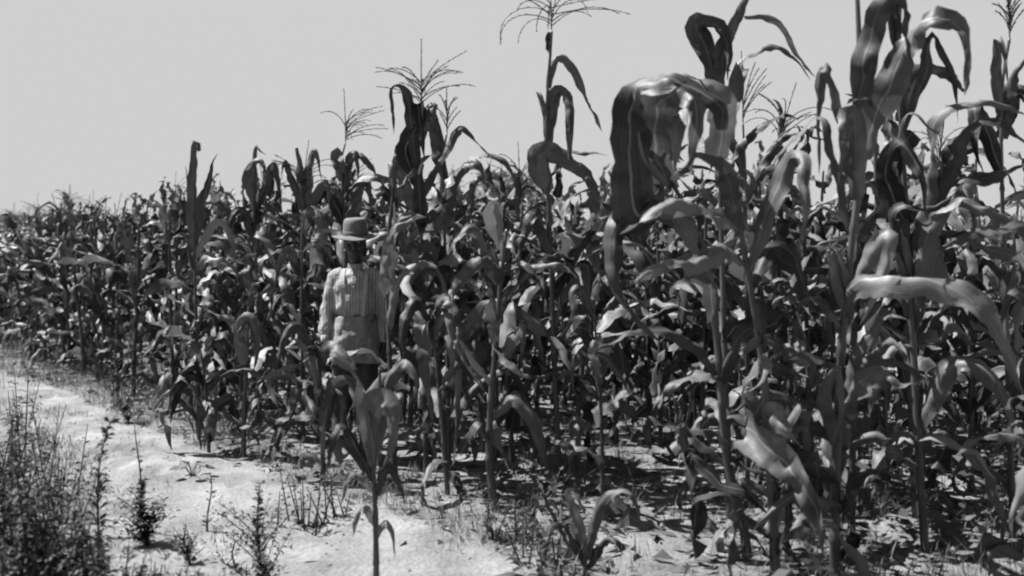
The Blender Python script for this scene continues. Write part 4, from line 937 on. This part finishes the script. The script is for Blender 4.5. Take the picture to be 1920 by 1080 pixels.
for s in (-1, 1):
    mb.ellipsoid((s * .078, .01, 1.57), (.010, .022, .032)); mb.ellipsoid((s * .045, -.068, 1.555), (.022, .020, .022))
    sh, el, wr = Vector((s * .175, .02, 1.36)), Vector((s * .235, .03, 1.08)), Vector((s * .245, -.03, .835))
    mb.tube([sh - Vector((s * .06, 0, 0)), sh, sh.lerp(el, .5), el, el.lerp(wr, .4), wr], [.06, .056, .047, .040, .038, .026], 12)
    palm = [wr, wr + Vector((0, -.006, -.05)), wr + Vector((0, -.012, -.095))]
    mb.tube(palm, [(.026, .018), (.018, .040), (.016, .040)], 10)
    for k, (fy, fl) in enumerate(((-.030, .070), (-.010, .080), (.010, .074), (.028, .056))):
        b = palm[-1] + Vector((0, fy, .01)); c1 = b + Vector((-s * .006, -.004, -fl * .45)); c2 = c1 + Vector((-s * .022, -.004, -fl * .40)); c3 = c2 + Vector((-s * .022, 0, -fl * .16))
        mb.tube([b, c1, c2, c3], [.0098, .0092, .0085, .0070], 8)
    b = wr + Vector((0, -.030, -.03)); mb.tube([b, b + Vector((-s * .012, -.026, -.030)), b + Vector((-s * .020, -.032, -.066))], [.0125, .0110, .0085], 8)
    hp, kn, an = Vector((s * .085, .01, .86)), Vector((s * .105, 0, .47)), Vector((s * .115, .03, .08))
    mb.tube([hp, hp.lerp(kn, .5), kn, kn.lerp(an, .35), an], [.085, .072, .054, .055, .036], 14)
    mb.tube(vlist([(s * .115, .06, .05), (s * .118, -.03, .045), (s * .125, -.14, .03)]), [(.035, .04), (.042, .035), (.035, .02)], 12)
body = remeshed('body', mb, M_SKIN, .0065, 3, person)
for s in (-1, 1):
    e = MB(); e.ellipsoid((s * .031, -.079, 1.588), (.012, .010, .008)); ey = link('eye', e.mesh('eye', M_EYE), person)
    p = MB(); p.ellipsoid((s * .031, -.0875, 1.588), (.0055, .003, .0055), 10, 6); link('pupil', p.mesh('pupil', M_HAIR), ey)
mb = MB()   # hair under the hat
mb.ellipsoid((0, .022, 1.60), (.083, .092, .105), 20, 12); remeshed('hair', mb, M_HAIR, .008, 2, person)
mb = MB()   # shirt: torso, sleeves, yoke
mb.tube(vlist([(0, .005, 1.00), (0, .005, 1.04), (0, .005, 1.085), (0, 0, 1.18), (0, .005, 1.30), (0, .012, 1.375), (0, .018, 1.415), (0, .016, 1.435)]), [(.150, .11), (.168, .128), (.184, .144), (.186, .142), (.192, .132), (.170, .105), (.09, .08), (.066, .066)], 24)
for s in (-1, 1):
    sh, el, wr = Vector((s * .168, .02, 1.352)), Vector((s * .235, .03, 1.08)), Vector((s * .245, -.028, .85))
    mb.tube([sh - Vector((s * .07, 0, -.02)), sh, sh.lerp(el, .45), sh.lerp(el, .8), el, el.lerp(wr, .3), el.lerp(wr, .65), wr], [.075, .080, .074, .066, .070, .064, .068, .044], 16)
shirt = remeshed('shirt', mb, M_SHIRT, .009, 4, person)
tx = bpy.data.textures.new('cloth_folds', 'CLOUDS'); tx.noise_scale = .09
d = shirt.modifiers.new('folds', 'DISPLACE'); d.texture = tx; d.strength = .030; d.mid_level = .5
cm = MB(); cm.tube(vlist([(0, .016, 1.42), (0, .012, 1.465)]), [(.068, .068), (.061, .063)], 24, cap=False); link('collar', cm.mesh('collar', M_SHIRT), person)
for s in (-1, 1):
    wr = Vector((s * .245, -.026, .855)); c = MB(); c.tube([wr + Vector((0, 0, .045)), wr, wr - Vector((0, 0, .012))], [.047, .045, .043], 16); link('cuff', c.mesh('cuff', M_SHIRT), person)
for k in range(5):
    b = MB(); b.ellipsoid((0.0, -.147 + .006 * abs(k - 2), 1.36 - .075 * k), (.008, .004, .008), 10, 6); link('button', b.mesh('button', M_STRAP), person)
mb = MB()   # loose trousers
mb.tube(vlist([(0, .01, .80), (0, .01, .88), (0, .005, .97), (0, .005, 1.03), (0, .005, 1.06)]), [(.205, .150), (.205, .150), (.188, .140), (.176, .134), (.172, .132)], 24)
for s in (-1, 1):
    mb.tube(vlist([(s * .09, .01, .90), (s * .102, .005, .70), (s * .108, 0, .48), (s * .113, .02, .25), (s * .115, .03, .09)]), [.108, .100, .092, .086, .082], 18)
sm_ = MB()
sm_.tube(vlist([(0, .008, .70), (0, .008, .72), (0, .008, .82), (0, .006, .94), (0, .005, 1.03), (0, .005, 1.05)]), [(.236, .185), (.242, .19), (.226, .178), (.203, .160), (.182, .142), (.165, .13)], 28)
smock = remeshed('smock_skirt', sm_, M_SMOCK, .009, 3, person)
tx3 = bpy.data.textures.new('smock_folds', 'CLOUDS'); tx3.noise_scale = .08
d = smock.modifiers.new('folds', 'DISPLACE'); d.texture = tx3; d.strength = .04; d.mid_level = .5
pants = remeshed('trousers', mb, M_PANTS, .01, 4, person)
tx2 = bpy.data.textures.new('trouser_folds', 'CLOUDS'); tx2.noise_scale = .12
d = pants.modifiers.new('folds', 'DISPLACE'); d.texture = tx2; d.strength = .035; d.mid_level = .5
for s in (-1, 1):
    f = MB(); f.tube(vlist([(s * .116, .085, .045), (s * .117, .03, .06), (s * .12, -.06, .05), (s * .127, -.165, .035)]), [(.040, .042), (.045, .055), (.048, .042), (.036, .026)], 14); link('shoe', f.mesh('shoe', M_SHOE), person)
    st = [(s * .085, .09, 1.405), (s * .095, .0, 1.428), (s * .098, -.085, 1.385), (s * .095, -.150, 1.30), (s * .085, -.160, 1.18), (s * .078, -.152, 1.05)]
    S = catmull(st, 20); bm_ = MB()
    T = tangents(S); V2 = []
    for i, p in enumerate(S):
        lat = Vector((1, 0, 0)); nn = lat.cross(T[i]).normalized()
        for q in ((-.017, -.003), (.017, -.003), (.017, .003), (-.017, .003)): V2.append(p + lat * q[0] + nn * q[1])
    F2 = [(i * 4 + k, i * 4 + (k + 1) % 4, (i + 1) * 4 + (k + 1) % 4, (i + 1) * 4 + k) for i in range(19) for k in range(4)]
    link('suspender', mesh_from('suspender', [body_map(q) for q in V2], F2, M_STRAP, None, False), person)
BODY_MAP = False
# hat: straw, wide drooping brim, flat crown with a band
def lathe(prof, seg=40, wob=0.0):
    V, Fc = [], []
    for i, (rr, z) in enumerate(prof):
        for k in range(seg):
            th = 2 * math.pi * k / seg; q = rr * (1 + wob * .3 * math.sin(2 * th + .5)) if rr > .11 else rr
            V.append((q * math.cos(th) * .94, q * math.sin(th) * 1.06, z + (wob * math.sin(2 * th + 1.2) * .06 * max(0, rr - .09) / .08)))
        if i:
            for k in range(seg): Fc.append(((i - 1) * seg + k, (i - 1) * seg + (k + 1) % seg, i * seg + (k + 1) % seg, i * seg + k))
    return V, Fc
hat = empty('hat', (0, 0, 0)); hat.parent = person; hat.scale = (1.16, 1.0, 1.0); hat.location = (0, .005, 1.628); hat.rotation_euler = (rad(4), rad(-2), 0)
V, Fc = lathe([(.098, .0), (.125, -.004), (.165, -.012), (.172, -.013), (.172, -.019), (.165, -.018), (.125, -.010), (.094, -.008)], wob=.25); link('brim', mesh_from('brim', V, Fc, M_STRAW), hat)
V, Fc = lathe([(.0985, -.006), (.097, .03), (.091, .085), (.084, .112), (.070, .124), (.045, .118), (.02, .112), (.0, .111)]); link('crown', mesh_from('crown', V, Fc, M_STRAW), hat)
V, Fc = lathe([(.1005, .0), (.1012, .002), (.1000, .030), (.0965, .032)]); link('hat_band', mesh_from('hat_band', V, Fc, M_BAND), hat)

# nothing hangs between the camera and the person's head and chest
bpy.context.view_layer.update()
for o in [q for q in COL.objects if q.type == 'MESH' and q.name.startswith('leaf') and q.parent is not None and q.name not in OWN]:
    if o.parent.location.y > PD + .9: continue
    n_ = len(o.data.vertices); c_ = np.empty(n_ * 3, dtype=np.float32); o.data.vertices.foreach_get('co', c_)
    m_ = np.array(o.matrix_world); w_ = c_.reshape(-1, 3) @ m_[:3, :3].T + m_[:3, 3]
    qx = 960 + F * w_[:, 0] / w_[:, 1]; qy = HOR - F * (w_[:, 2] - CAM_H) / w_[:, 1]
    if ((qx > 618) & (qx < 712) & (qy > 425) & (qy < 650) & (w_[:, 1] < PD - .05)).any(): bpy.data.objects.remove(o)
